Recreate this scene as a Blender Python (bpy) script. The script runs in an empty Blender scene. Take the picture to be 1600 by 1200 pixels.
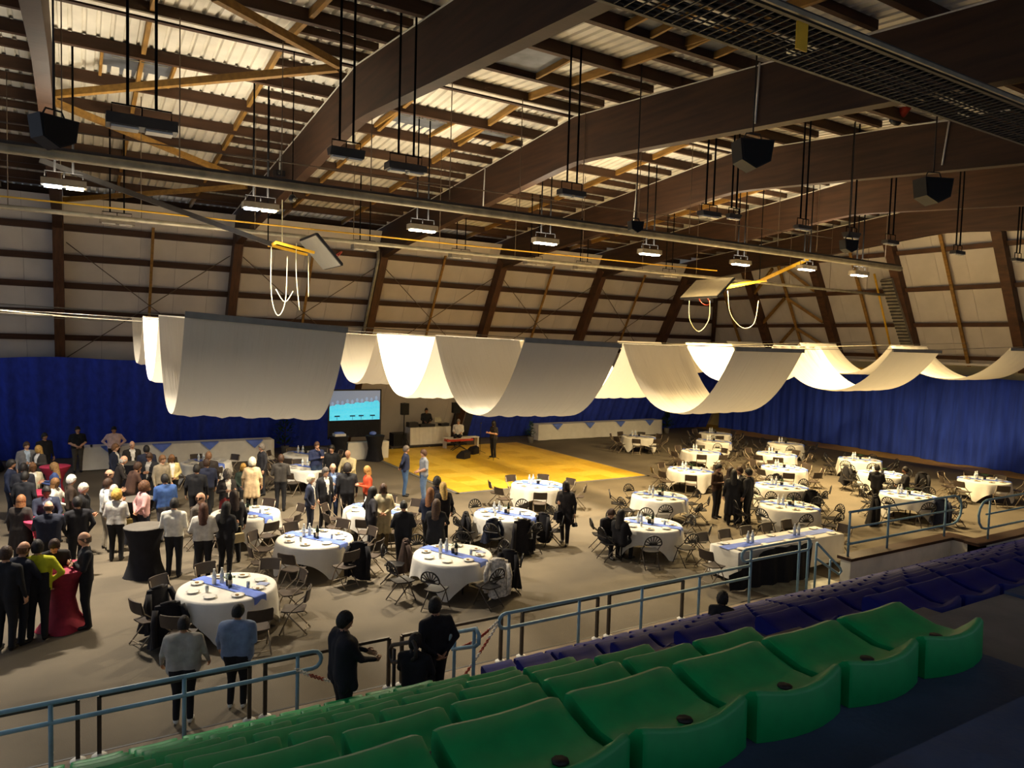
import bpy, math, random
import numpy as np
from mathutils import Vector, Matrix, Euler
random.seed(7)
rng = np.random.default_rng(7)
SC = bpy.context.scene
COL = SC.collection
PI = math.pi

# ------------------------------------------------------------------ camera
CAM_H = 5.4
YAW, PITCH, ROLL, FPX = 0.54406, 0.05743, 0.02938, 1127.65
_fw = Vector((math.sin(YAW) * math.cos(PITCH), math.cos(YAW) * math.cos(PITCH), -math.sin(PITCH)))
_r = Vector((math.cos(YAW), -math.sin(YAW), 0.0))
_u = _r.cross(_fw)
_r2 = _r * math.cos(ROLL) + _u * math.sin(ROLL)
_u2 = -_r * math.sin(ROLL) + _u * math.cos(ROLL)
CAMP = Vector((0, 0, CAM_H))
cam_data = bpy.data.cameras.new('camera')
cam = bpy.data.objects.new('camera', cam_data)
COL.objects.link(cam)
m = Matrix((( _r2.x, _u2.x, -_fw.x, 0), (_r2.y, _u2.y, -_fw.y, 0), (_r2.z, _u2.z, -_fw.z, CAM_H), (0, 0, 0, 1)))
cam.matrix_world = m
cam_data.sensor_fit = 'HORIZONTAL'
cam_data.sensor_width = 36.0
cam_data.lens = FPX / 1600.0 * 36.0
cam_data.clip_start = 0.05
cam_data.clip_end = 200
SC.camera = cam

def ray(x, y):
    return _fw + _r2 * ((x - 800) / FPX) - _u2 * ((y - 600) / FPX)
def gz(x, y, z=0.0):
    d = ray(x, y); return CAMP + d * ((z - CAM_H) / d.z)
def gy(x, y, Y):
    d = ray(x, y); return CAMP + d * (Y / d.y)
def gx(x, y, X):
    d = ray(x, y); return CAMP + d * (X / d.x)
def px(P):
    q = Vector(P) - CAMP; z = q.dot(_fw)
    return (800 + FPX * q.dot(_r2) / z, 600 - FPX * q.dot(_u2) / z, z)

# ------------------------------------------------------------------ world, exposure
SC.view_settings.view_transform = 'Standard'
SC.view_settings.look = 'None'
SC.view_settings.gamma = 1.0
SC.view_settings.use_curve_mapping = False
SC.view_settings.exposure = -0.15
W = bpy.data.worlds.new('dim_evening'); SC.world = W
W.use_nodes = True
bg = W.node_tree.nodes.get('Background') or W.node_tree.nodes.new('ShaderNodeBackground')
bg.inputs[0].default_value = (0.72, 0.82, 1.0, 1)
bg.inputs[1].default_value = 0.62
LAMP_W = 750.0          # each lit floodlight, downwards
UP_W = 95.0             # what each floodlight throws up at the roof

# ------------------------------------------------------------------ materials
MATS = {}
def lin(c):
    if isinstance(c, str):
        c = c.lstrip('#'); c = [int(c[i:i + 2], 16) / 255 for i in (0, 2, 4)]
        return [x / 12.92 if x <= 0.04045 else ((x + 0.055) / 1.055) ** 2.4 for x in c]
    return list(c)
def mat(name, col, rough=0.6, var=0.12, scale=6.0, metal=0.0, bump=0.0, bscale=None, spec=0.4, stretch=None, col2=None):
    """principled material whose colour is varied by object-space noise"""
    if name in MATS: return MATS[name]
    M = bpy.data.materials.new(name); M.use_nodes = True
    nt = M.node_tree; b = nt.nodes['Principled BSDF']
    c = lin(col)
    b.inputs['Roughness'].default_value = rough
    b.inputs['Metallic'].default_value = metal
    b.inputs['Specular IOR Level'].default_value = spec
    b.inputs['Base Color'].default_value = (*c, 1)
    if var > 0:
        tc = nt.nodes.new('ShaderNodeTexCoord'); mp = nt.nodes.new('ShaderNodeMapping')
        nz = nt.nodes.new('ShaderNodeTexNoise'); nz.inputs['Scale'].default_value = scale
        nz.inputs['Detail'].default_value = 3
        nt.links.new(tc.outputs['Object'], mp.inputs[0]); nt.links.new(mp.outputs[0], nz.inputs['Vector'])
        if stretch: mp.inputs['Scale'].default_value = stretch
        rp = nt.nodes.new('ShaderNodeValToRGB')
        c2 = lin(col2) if col2 else c
        rp.color_ramp.elements[0].position = 0.3; rp.color_ramp.elements[1].position = 0.7
        rp.color_ramp.elements[0].color = (*[max(0, x * (1 - var)) for x in c], 1)
        rp.color_ramp.elements[1].color = (*[min(1, x * (1 + var)) for x in c2], 1)
        nt.links.new(nz.outputs[0], rp.inputs[0]); nt.links.new(rp.outputs[0], b.inputs['Base Color'])
        if bump > 0:
            bp = nt.nodes.new('ShaderNodeBump'); bp.inputs['Strength'].default_value = bump
            bp.inputs['Distance'].default_value = 0.02
            n2 = nt.nodes.new('ShaderNodeTexNoise'); n2.inputs['Scale'].default_value = bscale or scale * 4
            nt.links.new(mp.outputs[0], n2.inputs['Vector'])
            nt.links.new(n2.outputs[0], bp.inputs['Height']); nt.links.new(bp.outputs[0], b.inputs['Normal'])
    MATS[name] = M
    return M
def emit(name, col, strength):
    if name in MATS: return MATS[name]
    M = bpy.data.materials.new(name); M.use_nodes = True
    b = M.node_tree.nodes['Principled BSDF']
    b.inputs['Base Color'].default_value = (*lin(col), 1)
    b.inputs['Emission Color'].default_value = (*lin(col), 1)
    b.inputs['Emission Strength'].default_value = strength
    MATS[name] = M
    return M
def fabric_translucent(name, col, amount=0.35):
    M = bpy.data.materials.new(name); M.use_nodes = True
    nt = M.node_tree; out = nt.nodes['Material Output']; nt.nodes.remove(nt.nodes['Principled BSDF'])
    d = nt.nodes.new('ShaderNodeBsdfDiffuse'); t = nt.nodes.new('ShaderNodeBsdfTranslucent'); mx = nt.nodes.new('ShaderNodeMixShader')
    c = (*lin(col), 1); d.inputs[0].default_value = c; t.inputs[0].default_value = c
    mx.inputs[0].default_value = amount
    tc = nt.nodes.new('ShaderNodeTexCoord'); mp = nt.nodes.new('ShaderNodeMapping'); mp.inputs['Scale'].default_value = (9, 0.5, 0.5)
    nz = nt.nodes.new('ShaderNodeTexNoise'); nz.inputs['Scale'].default_value = 1.6; nz.inputs['Detail'].default_value = 4
    bp = nt.nodes.new('ShaderNodeBump'); bp.inputs['Strength'].default_value = 0.5; bp.inputs['Distance'].default_value = 0.04
    nt.links.new(tc.outputs['Object'], mp.inputs[0]); nt.links.new(mp.outputs[0], nz.inputs['Vector'])
    nt.links.new(nz.outputs[0], bp.inputs['Height'])
    nt.links.new(bp.outputs[0], d.inputs['Normal']); nt.links.new(bp.outputs[0], t.inputs['Normal'])
    nt.links.new(d.outputs[0], mx.inputs[1]); nt.links.new(t.outputs[0], mx.inputs[2]); nt.links.new(mx.outputs[0], out.inputs[0])
    MATS[name] = M
    return M
def glass(name, col=(0.9, 0.95, 0.95)):
    M = bpy.data.materials.new(name); M.use_nodes = True
    b = M.node_tree.nodes['Principled BSDF']
    b.inputs['Base Color'].default_value = (*col, 1); b.inputs['Roughness'].default_value = 0.08
    b.inputs['Transmission Weight'].default_value = 0.75; b.inputs['IOR'].default_value = 1.2
    MATS[name] = M
    return M

beam_m = mat('glulam_brown', '#3a2414', 0.62, 0.35, 1.2, bump=0.15, bscale=12, stretch=(0.3, 0.5, 7))
column_m = mat('column_brown', '#4a2e1a', 0.6, 0.35, 2, bump=0.15, bscale=12, stretch=(6, 1, 1))
purlin_m = mat('purlin_timber', '#3d2613', 0.7, 0.35, 1.5, bump=0.15, stretch=(0.5, 4, 4))
noggin_m = mat('pale_timber', '#8a662c', 0.7, 0.25, 2.5, stretch=(4, 1, 4))
girt_m = mat('girt_brown', '#3b2416', 0.65, 0.3, 2, stretch=(0.5, 4, 4))
deck_m = mat('white_steel_deck', '#d8d2c4', 0.5, 0.1, 1.3, col2='#e2dccd')
wallp_m = mat('white_wall_panel', '#c6beb4', 0.45, 0.07, 1.2)
floor_m = mat('grey_carpet', '#5f5648', 0.85, 0.16, 0.7, bump=0.25, bscale=60)
concrete_m = mat('concrete', '#7d7061', 0.85, 0.3, 2.2, bump=0.3, bscale=30)
stand_m = mat('stand_dark_blue_paint', '#35435e', 0.7, 0.3, 2.5, bump=0.3, bscale=30)
stair_m = mat('stair_grey', '#6c655f', 0.8, 0.25, 3, bump=0.25, bscale=30)
yellowfloor_m = mat('yellow_wood_floor', '#cfa030', 0.5, 0.18, 3)
tile_m = [mat('parquet_a', '#d6ae36', 0.42, 0.15, 5, stretch=(1, 6, 1)), mat('parquet_b', '#cba22c', 0.42, 0.15, 5, stretch=(6, 1, 1)), mat('parquet_c', '#dcb640', 0.42, 0.15, 5, stretch=(1, 6, 1))]
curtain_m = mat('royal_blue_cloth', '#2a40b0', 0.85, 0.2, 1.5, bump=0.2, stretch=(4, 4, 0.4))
litcurtain_m = mat('royal_blue_cloth_lit', '#3450c4', 0.85, 0.2, 1.5, bump=0.2, stretch=(4, 4, 0.4))  # curtain blue made lighter, stronger light put into the cloth colour
drape_m = fabric_translucent('white_drape', '#d6cfc2', 0.14)
drapebar_m = mat('drape_hem_grey', '#8f8b82', 0.7, 0.1)
cloth_m = mat('white_tablecloth', '#d9d5cc', 0.8, 0.05, 4, bump=0.15, bscale=20)
runner_m = mat('blue_runner', '#6079cc', 0.7, 0.15, 6)
black_m = mat('black_metal', '#17161a', 0.5, 0.2)
blackcloth_m = mat('black_cloth', '#15141a', 0.9, 0.3, 8)
redcloth_m = mat('dark_red_cloth', '#8e1f33', 0.8, 0.2, 8)
steel_m = mat('galvanised_grey', '#8d8674', 0.45, 0.25, 4, metal=0.3)
darksteel_m = mat('dark_steel', '#3a3633', 0.5, 0.2, metal=0.3)
railblue_m = mat('blue_grey_rail_paint', '#7799ac', 0.4, 0.15, 5)
railblack_m = mat('dark_rail_steel', '#4a443e', 0.35, 0.2, 5, metal=0.5)
green_m = mat('green_plastic_seat', '#109653', 0.42, 0.12, 9, spec=0.25)
blueseat_m = mat('navy_plastic_seat', '#161c6a', 0.6, 0.12, 9, spec=0.12)
white_m = mat('white_paint', '#d8d5cc', 0.55, 0.06)
parapet_m = mat('white_parapet', '#ddd6c6', 0.8, 0.12, 2)
yellow_m = mat('yellow_paint', '#d8a826', 0.5, 0.1)
red_m = mat('red_plastic', '#a8341f', 0.45, 0.1)
rope_m = mat('pale_rope', '#d9cfa8', 0.8, 0.1)
wire_m = mat('thin_wire', '#5a4a38', 0.5, 0.1)
glass_m = glass('clear_plastic')
wine_m = mat('dark_green_glass', '#1a2414', 0.12, 0.1, spec=0.6)
plate_m = mat('white_china', '#e0ddd6', 0.25, 0.03)
food_m = mat('bread_crumbs', '#9a7b4e', 0.8, 0.3)
leaf_m = mat('green_leaf', '#2b4a22', 0.6, 0.3, 12)
chair_a_m = mat('brown_chair_plastic', '#40362f', 0.45, 0.12, 8)
chair_b_m = mat('black_chair_plastic', '#1d1b1c', 0.4, 0.15, 8)
chair_f_m = mat('chair_frame_beige', '#8d7f6c', 0.4, 0.15, 8, metal=0.3)
chair_fb_m = mat('chair_frame_dark', '#4d453d', 0.4, 0.15, 8, metal=0.3)

def add_wear(M, col):
    nt = M.node_tree; b = nt.nodes['Principled BSDF']; src = b.inputs['Base Color'].links[0].from_socket
    g = nt.nodes.new('ShaderNodeNewGeometry'); r = nt.nodes.new('ShaderNodeValToRGB'); r.color_ramp.elements[0].position = .53; r.color_ramp.elements[1].position = .60
    mx = nt.nodes.new('ShaderNodeMix'); mx.data_type = 'RGBA'; mx.inputs['B'].default_value = (*lin(col), 1)
    m2 = nt.nodes.new('ShaderNodeMath'); m2.operation = 'MULTIPLY'; m2.inputs[1].default_value = .4
    nt.links.new(g.outputs['Pointiness'], r.inputs[0]); nt.links.new(r.outputs[0], m2.inputs[0]); nt.links.new(m2.outputs[0], mx.inputs['Factor']); nt.links.new(src, mx.inputs['A']); nt.links.new(mx.outputs['Result'], b.inputs['Base Color'])
add_wear(green_m, '#7fae8c'); add_wear(blueseat_m, '#5c5c8c')

# ------------------------------------------------------------------ mesh helpers
class MB:
    def __init__(s): s.v = []; s.f = []; s.mi = []; s.sm = []
    def add(s, vs, fs, mi=0, smooth=False):
        o = len(s.v); s.v += [tuple(v) for v in vs]
        for f in fs: s.f.append(tuple(i + o for i in f)); s.mi.append(mi); s.sm.append(smooth)
        return s
    def box(s, x0, x1, y0, y1, z0, z1, mi=0):
        vs = [(x0, y0, z0), (x1, y0, z0), (x1, y1, z0), (x0, y1, z0), (x0, y0, z1), (x1, y0, z1), (x1, y1, z1), (x0, y1, z1)]
        return s.add(vs, [(0, 3, 2, 1), (4, 5, 6, 7), (0, 1, 5, 4), (1, 2, 6, 5), (2, 3, 7, 6), (3, 0, 4, 7)], mi)
    def bar(s, a, b, w, h, mi=0, up=(0, 0, 1)):
        """rectangular bar from a to b, w across, h along up"""
        a, b = Vector(a), Vector(b); d = (b - a).normalized(); up = Vector(up)
        if abs(d.dot(up)) > 0.98: up = Vector((0, 1, 0))
        sx = d.cross(up).normalized(); sz = sx.cross(d).normalized()
        vs = []
        for p in (a, b):
            for i, j in ((-1, -1), (1, -1), (1, 1), (-1, 1)): vs.append(p + sx * (i * w / 2) + sz * (j * h / 2))
        return s.add(vs, [(3, 2, 1, 0), (4, 5, 6, 7), (0, 1, 5, 4), (1, 2, 6, 5), (2, 3, 7, 6), (3, 0, 4, 7)], mi)
    def tube(s, pts, r, n=8, mi=0, closed=False, caps=True):
        pts = [Vector(p) for p in pts]; N = len(pts)
        rs = r if isinstance(r, (list, tuple)) else [r] * N
        vs = []; prev = None
        for i, p in enumerate(pts):
            if closed: d = pts[(i + 1) % N] - pts[i - 1]
            else: d = pts[min(i + 1, N - 1)] - pts[max(i - 1, 0)]
            if d.length < 1e-9: d = Vector((0, 0, 1))
            d.normalize()
            if prev is None:
                ref = Vector((0, 0, 1)) if abs(d.z) < 0.9 else Vector((0, 1, 0))
                sx = d.cross(ref).normalized()
            else:
                sx = (prev - d * prev.dot(d)); sx = sx.normalized() if sx.length > 1e-6 else d.orthogonal().normalized()
            prev = sx; sy = d.cross(sx)
            for k in range(n):
                a = 2 * PI * k / n
                vs.append(p + sx * (math.cos(a) * rs[i]) + sy * (math.sin(a) * rs[i]))
        fs = []
        for i in range(N if closed else N - 1):
            j = (i + 1) % N
            for k in range(n):
                l = (k + 1) % n
                fs.append((i * n + k, i * n + l, j * n + l, j * n + k))
        s.add(vs, fs, mi, True)
        if caps and not closed:
            o = len(s.v) - len(vs)
            s.f.append(tuple(o + k for k in reversed(range(n)))); s.mi.append(mi); s.sm.append(False)
            s.f.append(tuple(o + (N - 1) * n + k for k in range(n))); s.mi.append(mi); s.sm.append(False)
        return s
    def lathe(s, prof, n=16, c=(0, 0, 0), mi=0, smooth=True):
        """prof: (radius, z) from bottom to top; closed at axis ends"""
        vs = []; fs = []
        for r, z in prof:
            for k in range(n):
                a = 2 * PI * k / n; vs.append((c[0] + r * math.cos(a), c[1] + r * math.sin(a), c[2] + z))
        for i in range(len(prof) - 1):
            for k in range(n):
                l = (k + 1) % n; fs.append((i * n + k, i * n + l, (i + 1) * n + l, (i + 1) * n + k))
        fs.append(tuple(reversed(range(n)))); fs.append(tuple((len(prof) - 1) * n + k for k in range(n)))
        return s.add(vs, fs, mi, smooth)
    def grid(s, P, mi=0, smooth=True, flip=False):
        nr, nc = len(P), len(P[0]); vs = [p for row in P for p in row]; fs = []
        for i in range(nr - 1):
            for j in range(nc - 1):
                q = (i * nc + j, i * nc + j + 1, (i + 1) * nc + j + 1, (i + 1) * nc + j)
                fs.append(q[::-1] if flip else q)
        return s.add(vs, fs, mi, smooth)
    def prism(s, poly, a, b, mi=0, axis='x'):
        """poly of 2d points extruded along an axis from a to b"""
        def P(t, q): return (t, q[0], q[1]) if axis == 'x' else ((q[0], t, q[1]) if axis == 'y' else (q[0], q[1], t))
        n = len(poly); vs = [P(a, q) for q in poly] + [P(b, q) for q in poly]
        fs = [tuple(range(n))[::-1], tuple(range(n, 2 * n))] + [(i, (i + 1) % n, n + (i + 1) % n, n + i) for i in range(n)]
        return s.add(vs, fs, mi)
    def sphere(s, c, r, n=10, m=7, mi=0, sc=(1, 1, 1)):
        vs = [(c[0], c[1], c[2] - r * sc[2])]
        for i in range(1, m):
            a = -PI / 2 + PI * i / m
            for k in range(n):
                b = 2 * PI * k / n
                vs.append((c[0] + r * sc[0] * math.cos(a) * math.cos(b), c[1] + r * sc[1] * math.cos(a) * math.sin(b), c[2] + r * sc[2] * math.sin(a)))
        vs.append((c[0], c[1], c[2] + r * sc[2])); fs = []
        for k in range(n):
            l = (k + 1) % n; fs.append((0, 1 + l, 1 + k)); t = 1 + (m - 2) * n; fs.append((len(vs) - 1, t + k, t + l))
        for i in range(m - 2):
            for k in range(n):
                l = (k + 1) % n; fs.append((1 + i * n + k, 1 + i * n + l, 1 + (i + 1) * n + l, 1 + (i + 1) * n + k))
        return s.add(vs, fs, mi, True)
    def mesh(s, name, mats):
        me = bpy.data.meshes.new(name); me.from_pydata(s.v, [], s.f)
        for M in (mats if isinstance(mats, (list, tuple)) else [mats]): me.materials.append(M)
        me.polygons.foreach_set('material_index', s.mi); me.polygons.foreach_set('use_smooth', s.sm)
        me.update(); return me
    def build(s, name, mats, parent=None, loc=None, rotz=None):
        return link(name, s.mesh(name, mats), parent, loc, rotz)
def link(name, data, parent=None, loc=None, rotz=None):
    o = bpy.data.objects.new(name, data); COL.objects.link(o)
    if parent is not None: o.parent = parent
    if loc is not None: o.location = loc
    if rotz is not None: o.rotation_euler = (0, 0, rotz)
    return o
def tag(o, label=None, cat=None, group=None, kind=None):
    if label: o['label'] = label
    if cat: o['category'] = cat
    if group: o['group'] = group
    if kind: o['kind'] = kind
    return o
def thing(name, label, cat, loc=(0, 0, 0), rotz=0.0, group=None):
    o = link(name, None, None, loc, rotz); o.empty_display_size = 0.1
    return tag(o, label, cat, group)
def struct(name, label=None, loc=(0, 0, 0)):
    o = link(name, None, None, loc); return tag(o, label, None, None, 'structure')
def copy_tree(o, parent=None):
    c = o.copy(); COL.objects.link(c)
    if parent is not None: c.parent = parent
    for ch in list(o.children): copy_tree(ch, c)
    return c
def area_light(name, loc, size, power, col, direction=(0, 0, -1), parent=None, spread=PI):
    L = bpy.data.lights.new(name, 'AREA'); L.shape = 'RECTANGLE'; L.size, L.size_y = size; L.energy = power; L.color = col; L.spread = spread
    o = link(name, L, parent, loc)
    o.rotation_euler = Vector(direction).to_track_quat('-Z', 'Y').to_euler()
    return o
# ------------------------------------------------------------------ the hall: dimensions
XF = [5.665 + 6.215 * k for k in range(-2, 5)]      # the glulam frames
YR = 16.5                                           # ridge
LEAN = 0.54
def z_low(y): return 10.43 - 0.088 * abs(y - YR)
def z_up(y): return z_low(y) + 1.2
def far_y(z, off=0.0): return 36.5 - LEAN * z - off   # wall panel surface, off = towards the hall
def end_x(z, off=0.0): return 38.4 - LEAN * z - off
def gfar(x, y, off=0.0):
    d = ray(x, y); A = 36.5 - off
    t = (A - LEAN * CAM_H) / (d.y + LEAN * d.z); return CAMP + d * t
def gend(x, y, off=0.0):
    d = ray(x, y); A = 38.4 - off
    t = (A - LEAN * CAM_H) / (d.x + LEAN * d.z); return CAMP + d * t

# ---- floor
FL = struct('floor', 'grey carpet floor of the hall')
MB().box(-16, 40, 10.35, 40, -0.2, 0).build('hall_carpet', floor_m, FL)
MB().box(-16, 40, 8.3, 10.35, -0.2, 0.004).build('concrete_walkway', concrete_m, FL)
MB().box(-16, 40, 10.32, 10.36, -0.1, 0.008).build('floor_joint', black_m, FL)
MB().box(35.9, 38.6, 10.4, 36.6, -0.1, 0.006).build('yellow_floor_border', yellowfloor_m, FL)
ws = mat('worn_lino', '#8b8775', 0.35, 0.5, 3)
MB().box(13.0, 15.3, 9.5, 11.0, -0.1, 0.012).build('entrance_mat', ws, FL)

# ---- ceiling: frames, purlins, noggins, deck
CE = struct('ceiling', 'timber roof with white corrugated steel deck')
YE = 32.4
for i, X in enumerate(XF):
    lo = [(-3.0, z_low(-3.0)), (YR - 0.8, z_low(YR - 0.8) - 0.0), (YR, z_low(YR) - 0.03), (YR + 0.8, z_low(YR + 0.8)), (29.2, z_low(29.2)), (31.0, z_low(31.0) - 0.12), (31.6, z_low(31.6) + 0.2)]
    up = [(YE, z_up(YE)), (YR, z_up(YR)), (-3.0, z_up(-3.0))]
    MB().prism(lo + up, X - 0.14, X + 0.14).build('beam', beam_m, CE)
    MB().add([(X - 0.16, y, z_up(y) + dz) for y in (-3, YR, YE) for dz in (0, 0.02)] + [(X + 0.16, y, z_up(y) + dz) for y in (-3, YR, YE) for dz in (0, 0.02)],
             [(0, 1, 3, 2), (2, 3, 5, 4), (6, 8, 9, 7), (8, 10, 11, 9), (0, 2, 8, 6), (2, 4, 10, 8), (1, 7, 9, 3), (3, 9, 11, 5), (0, 6, 7, 1), (4, 5, 11, 10)]).build('beam_flashing', deck_m, CE)
PUR_H = 0.26
pys = [YR + 0.12 + 1.9 * k for k in range(0, 9)] + [YR - 0.12 - 1.9 * k for k in range(0, 10)]
pys = sorted(y for y in pys if y < YE)
bays = list(zip(XF[:-1], XF[1:])) + [(XF[-1], 36.5)]
me_cache = {}
def cbox(key, sx, sy, sz, M):
    k = (key, round(sx, 3), round(sy, 3), round(sz, 3))
    if k not in me_cache: me_cache[k] = MB().box(-sx / 2, sx / 2, -sy / 2, sy / 2, -sz / 2, sz / 2).mesh(key, M)
    return me_cache[k]
SL = math.atan(0.088)
for x0, x1 in bays:
    L = x1 - x0
    for y in pys:
        if x1 > 36 and y > 31: continue
        o = link('purlin', cbox('purlin', L + 0.06, 0.13, PUR_H, purlin_m), CE, ((x0 + x1) / 2, y, z_up(y) + 0.02 + PUR_H / 2))
    for a, b in zip(pys[:-1], pys[1:]):
        if b - a < 1: continue
        yc = (a + b) / 2; s = -1 if yc > YR else 1
        for fr in (0.30, 0.72):
            o = link('noggin', cbox('noggin', 0.09, b - a - 0.14, 0.17, noggin_m), CE, (x0 + L * fr, yc, z_up(yc) + 0.02 + PUR_H - 0.095))
            o.rotation_euler = (s * SL, 0, 0)
        if yc > 6:
            o = link('short_purlin', cbox('short_purlin', L * 0.28, 0.11, 0.16, purlin_m), CE, (x0 + L * 0.86, yc, z_up(yc) + 0.02 + PUR_H - 0.09))
# corrugated deck, one sheet run for each bay and slope
RIB = 0.259
def deck_sheet(x0, x1, ya, yb):
    n = int(round((x1 - x0) / RIB)); p = (x1 - x0) / n
    xs = []
    for k in range(n):
        b = x0 + k * p
        xs += [(b, 0), (b + p * 0.62, 0), (b + p * 0.72, 0.055), (b + p * 0.9, 0.055)]
    xs.append((x1, 0))
    P = [[(x, y, z_up(y) + 0.02 + PUR_H + 0.005 + dz) for x, dz in xs] for y in (ya, yb)]
    b = MB(); b.grid(P, smooth=False, flip=True)
    return b
for x0, x1 in bays:
    deck_sheet(x0, x1, YR, 33.2).build('roof_sheet', deck_m, CE)
    deck_sheet(x0, x1, -3.5, YR).build('roof_sheet', deck_m, CE)
# opaque roof skin over the deck
b = MB()
for ya, yb in ((-3.6, YR), (YR, 33.4)):
    b.add([(-8, ya, z_up(ya) + 0.45), (38, ya, z_up(ya) + 0.45), (38, yb, z_up(yb) + 0.45), (-8, yb, z_up(yb) + 0.45)], [(0, 1, 2, 3)])
b.build('roof_skin', darksteel_m, CE)
# white ridge purlin trims
for x0, x1 in bays[:6]:
    MB().bar((x0, YR - 0.14, z_up(YR) + 0.02), (x1, YR - 0.14, z_up(YR) + 0.02), 0.16, 0.03).build('ridge_trim', deck_m, CE)
# skylight wells
sky_m = mat('skylight_well_grey', '#5d6066', 0.5, 0.3, 3)
def on_roof(x, y, dz):
    """point on the ray through a roof detail, dz above the underside of the beams"""
    d = ray(x, y); lo_, hi_ = 0.5, 60.0
    for k in range(60):
        t = (lo_ + hi_) / 2; p = CAMP + d * t
        if p.z > z_low(p.y) + dz: hi_ = t
        else: lo_ = t
    return CAMP + d * lo_
def skylight(pl, pr_):
    A, B = on_roof(*pl, 1.4), on_roof(*pr_, 1.4); ym = (A.y + B.y) / 2
    ys = max(q for q in pys if q < ym); yn = min(q for q in pys if q > ym)
    yc = (ys + yn) / 2; z = z_up(yc) + 0.02 + PUR_H
    xa, xb = A.x, B.x
    w = MB().box(xa, xb, ys + 0.07, yn - 0.07, z - 0.03, z + 0.0).build('skylight', sky_m, CE)
    fr = MB()
    for q in (xa, xb): fr.box(q - 0.03, q + 0.03, ys + 0.07, yn - 0.07, z - 0.16, z - 0.02)
    fr.build('skylight_kerb', noggin_m, w)
    wv = MB()
    for q in np.linspace(xa + 0.2, xb - 0.4, 4): wv.tube([(q, ys + 0.3, z - 0.03), (q, ys + 0.3, z - 0.14), (q + 0.25, ys + 0.3, z - 0.14), (q + 0.25, ys + 0.3, z - 0.03)], 0.012, 5)
    wv.build('winding_gear', steel_m, w)
for a, b_ in (((157, 105), (268, 118)), ((590, 195), (680, 208)), ((748, 92), (852, 108)), ((1010, 20), (1060, 30)), ((735, 205), (790, 220)), ((1090, 60), (1140, 72))): skylight(a, b_)
# timber wind braces under the purlins
def brace(p0, p1, w=0.13):
    A, B = on_roof(*p0, 0.75), on_roof(*p1, 0.75)
    MB().bar(A, B, w, 0.15).build('wind_brace', noggin_m, CE)
brace((66, 149), (528, 106)); brace((66, 152), (360, 272)); brace((335, -6), (530, 102)); brace((100, 312), (385, 291))
# conduits and cables clipped to the beams
def wire(name, pts, r, M, parent=None, n=5): return MB().tube(pts, r, n).build(name, M, parent)
def beam_conduit(i, p0, p1, r=0.022):
    X = XF[i] - 0.17
    wire('conduit', [gx(*p0, X), gx(*p1, X)], r, white_m, CE)
beam_conduit(3, (1187, 98), (1180, 193)); beam_conduit(4, (1483, 190), (1472, 258)); beam_conduit(3, (758, 262), (755, 322)); beam_conduit(2, (438, 236), (437, 268))
beam_conduit(4, (995, 290), (990, 345)); beam_conduit(4, (1412, 197), (1483, 188))

# ---- far wall
WF = struct('wall_far', 'leaning white panel wall with brown columns and girts')
def slab_far(x0, x1, z0, z1, off, t, M, name, parent=WF):
    vs = [(x, far_y(z, off + e), z) for e in (0, t) for (x, z) in ((x0, z0), (x1, z0), (x1, z1), (x0, z1))]
    return MB().add(vs, [(0, 1, 2, 3), (7, 6, 5, 4), (0, 4, 5, 1), (1, 5, 6, 2), (2, 6, 7, 3), (3, 7, 4, 0)]).build(name, M, parent)
n = 37; pw = (39 + 8) / n
pan = slab_far(0.004, pw - 0.004, 0, 10.2, -0.02, 0.03, wallp_m, 'wall_panel'); pan.location = (-8, 0, 0)
for k in range(1, n):
    link('wall_panel', pan.data, WF, (-8 + k * pw, 0, 0))
slab_far(-8, 39, 0, 10.2, -0.1, 0.05, darksteel_m, 'wall_backing')
girt_z = [gfar(0, y, 0.2).z for y in (345.6, 394.5, 440, 484, 525)]
for X0, X1 in [(-8, XF[1])] + [(a, b) for a, b in zip(XF[1:-1], XF[2:])] + [(XF[-1], 35.5)]:
    for z in girt_z:
        if X1 < XF[1] - 1: continue
        slab_far(X0 + 0.13, min(X1 - 0.13, end_x(z, 0.1)), z - 0.11, z + 0.11, 0.0, 0.2, girt_m, 'girt')
for X in XF:
    b = MB(); vs = [(x, far_y(z, o), z) for x in (X - 0.17, X + 0.17) for (o, z) in ((0.02, 0), (0.65, 0), (0.65, 9.3), (0.02, 9.6))]
    b.add(vs, [(0, 1, 2, 3), (7, 6, 5, 4), (0, 4, 5, 1), (1, 5, 6, 2), (2, 6, 7, 3), (3, 7, 4, 0)]); b.build('column', column_m, WF)
    if X > -6.7:
        h = MB(); z0 = 8.55   # haunch plates where beam meets column
        h.prism([(far_y(9.0, 0.5), 9.0), (far_y(9.0, 1.7), z_low(far_y(9.0, 1.7)) + .02), (far_y(9.3, .5), z_low(far_y(9.3, .5)) + 0.1)], X - 0.145, X + 0.145)
        h.build('haunch', beam_m, WF)
for a, b in zip(XF[:-1], XF[1:]):
    xm = (a + b) / 2
    slab_far(xm - 0.05, xm + 0.05, 3.6, 9.4, 0.2, 0.09, noggin_m, 'wall_post')
    if a > -2:
        z0, z1 = 4.3, 8.6
        for q0, q1 in ((z0, z1), (z1, z0)):
            wire('brace_rod', [(a + 0.25, far_y(q0, 0.32), q0), (b - 0.25, far_y(q1, 0.32), q1)], 0.018, wire_m, WF)
MB().tube([(XF[3] - 0.32, far_y(4.2, 0.75), 4.2), (XF[3] - 0.32, far_y(8.9, 0.75), 8.9), (XF[3] - 0.32, far_y(8.9, 0.75), 9.4)], 0.075, 8).build('rain_pipe', steel_m, WF)

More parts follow.
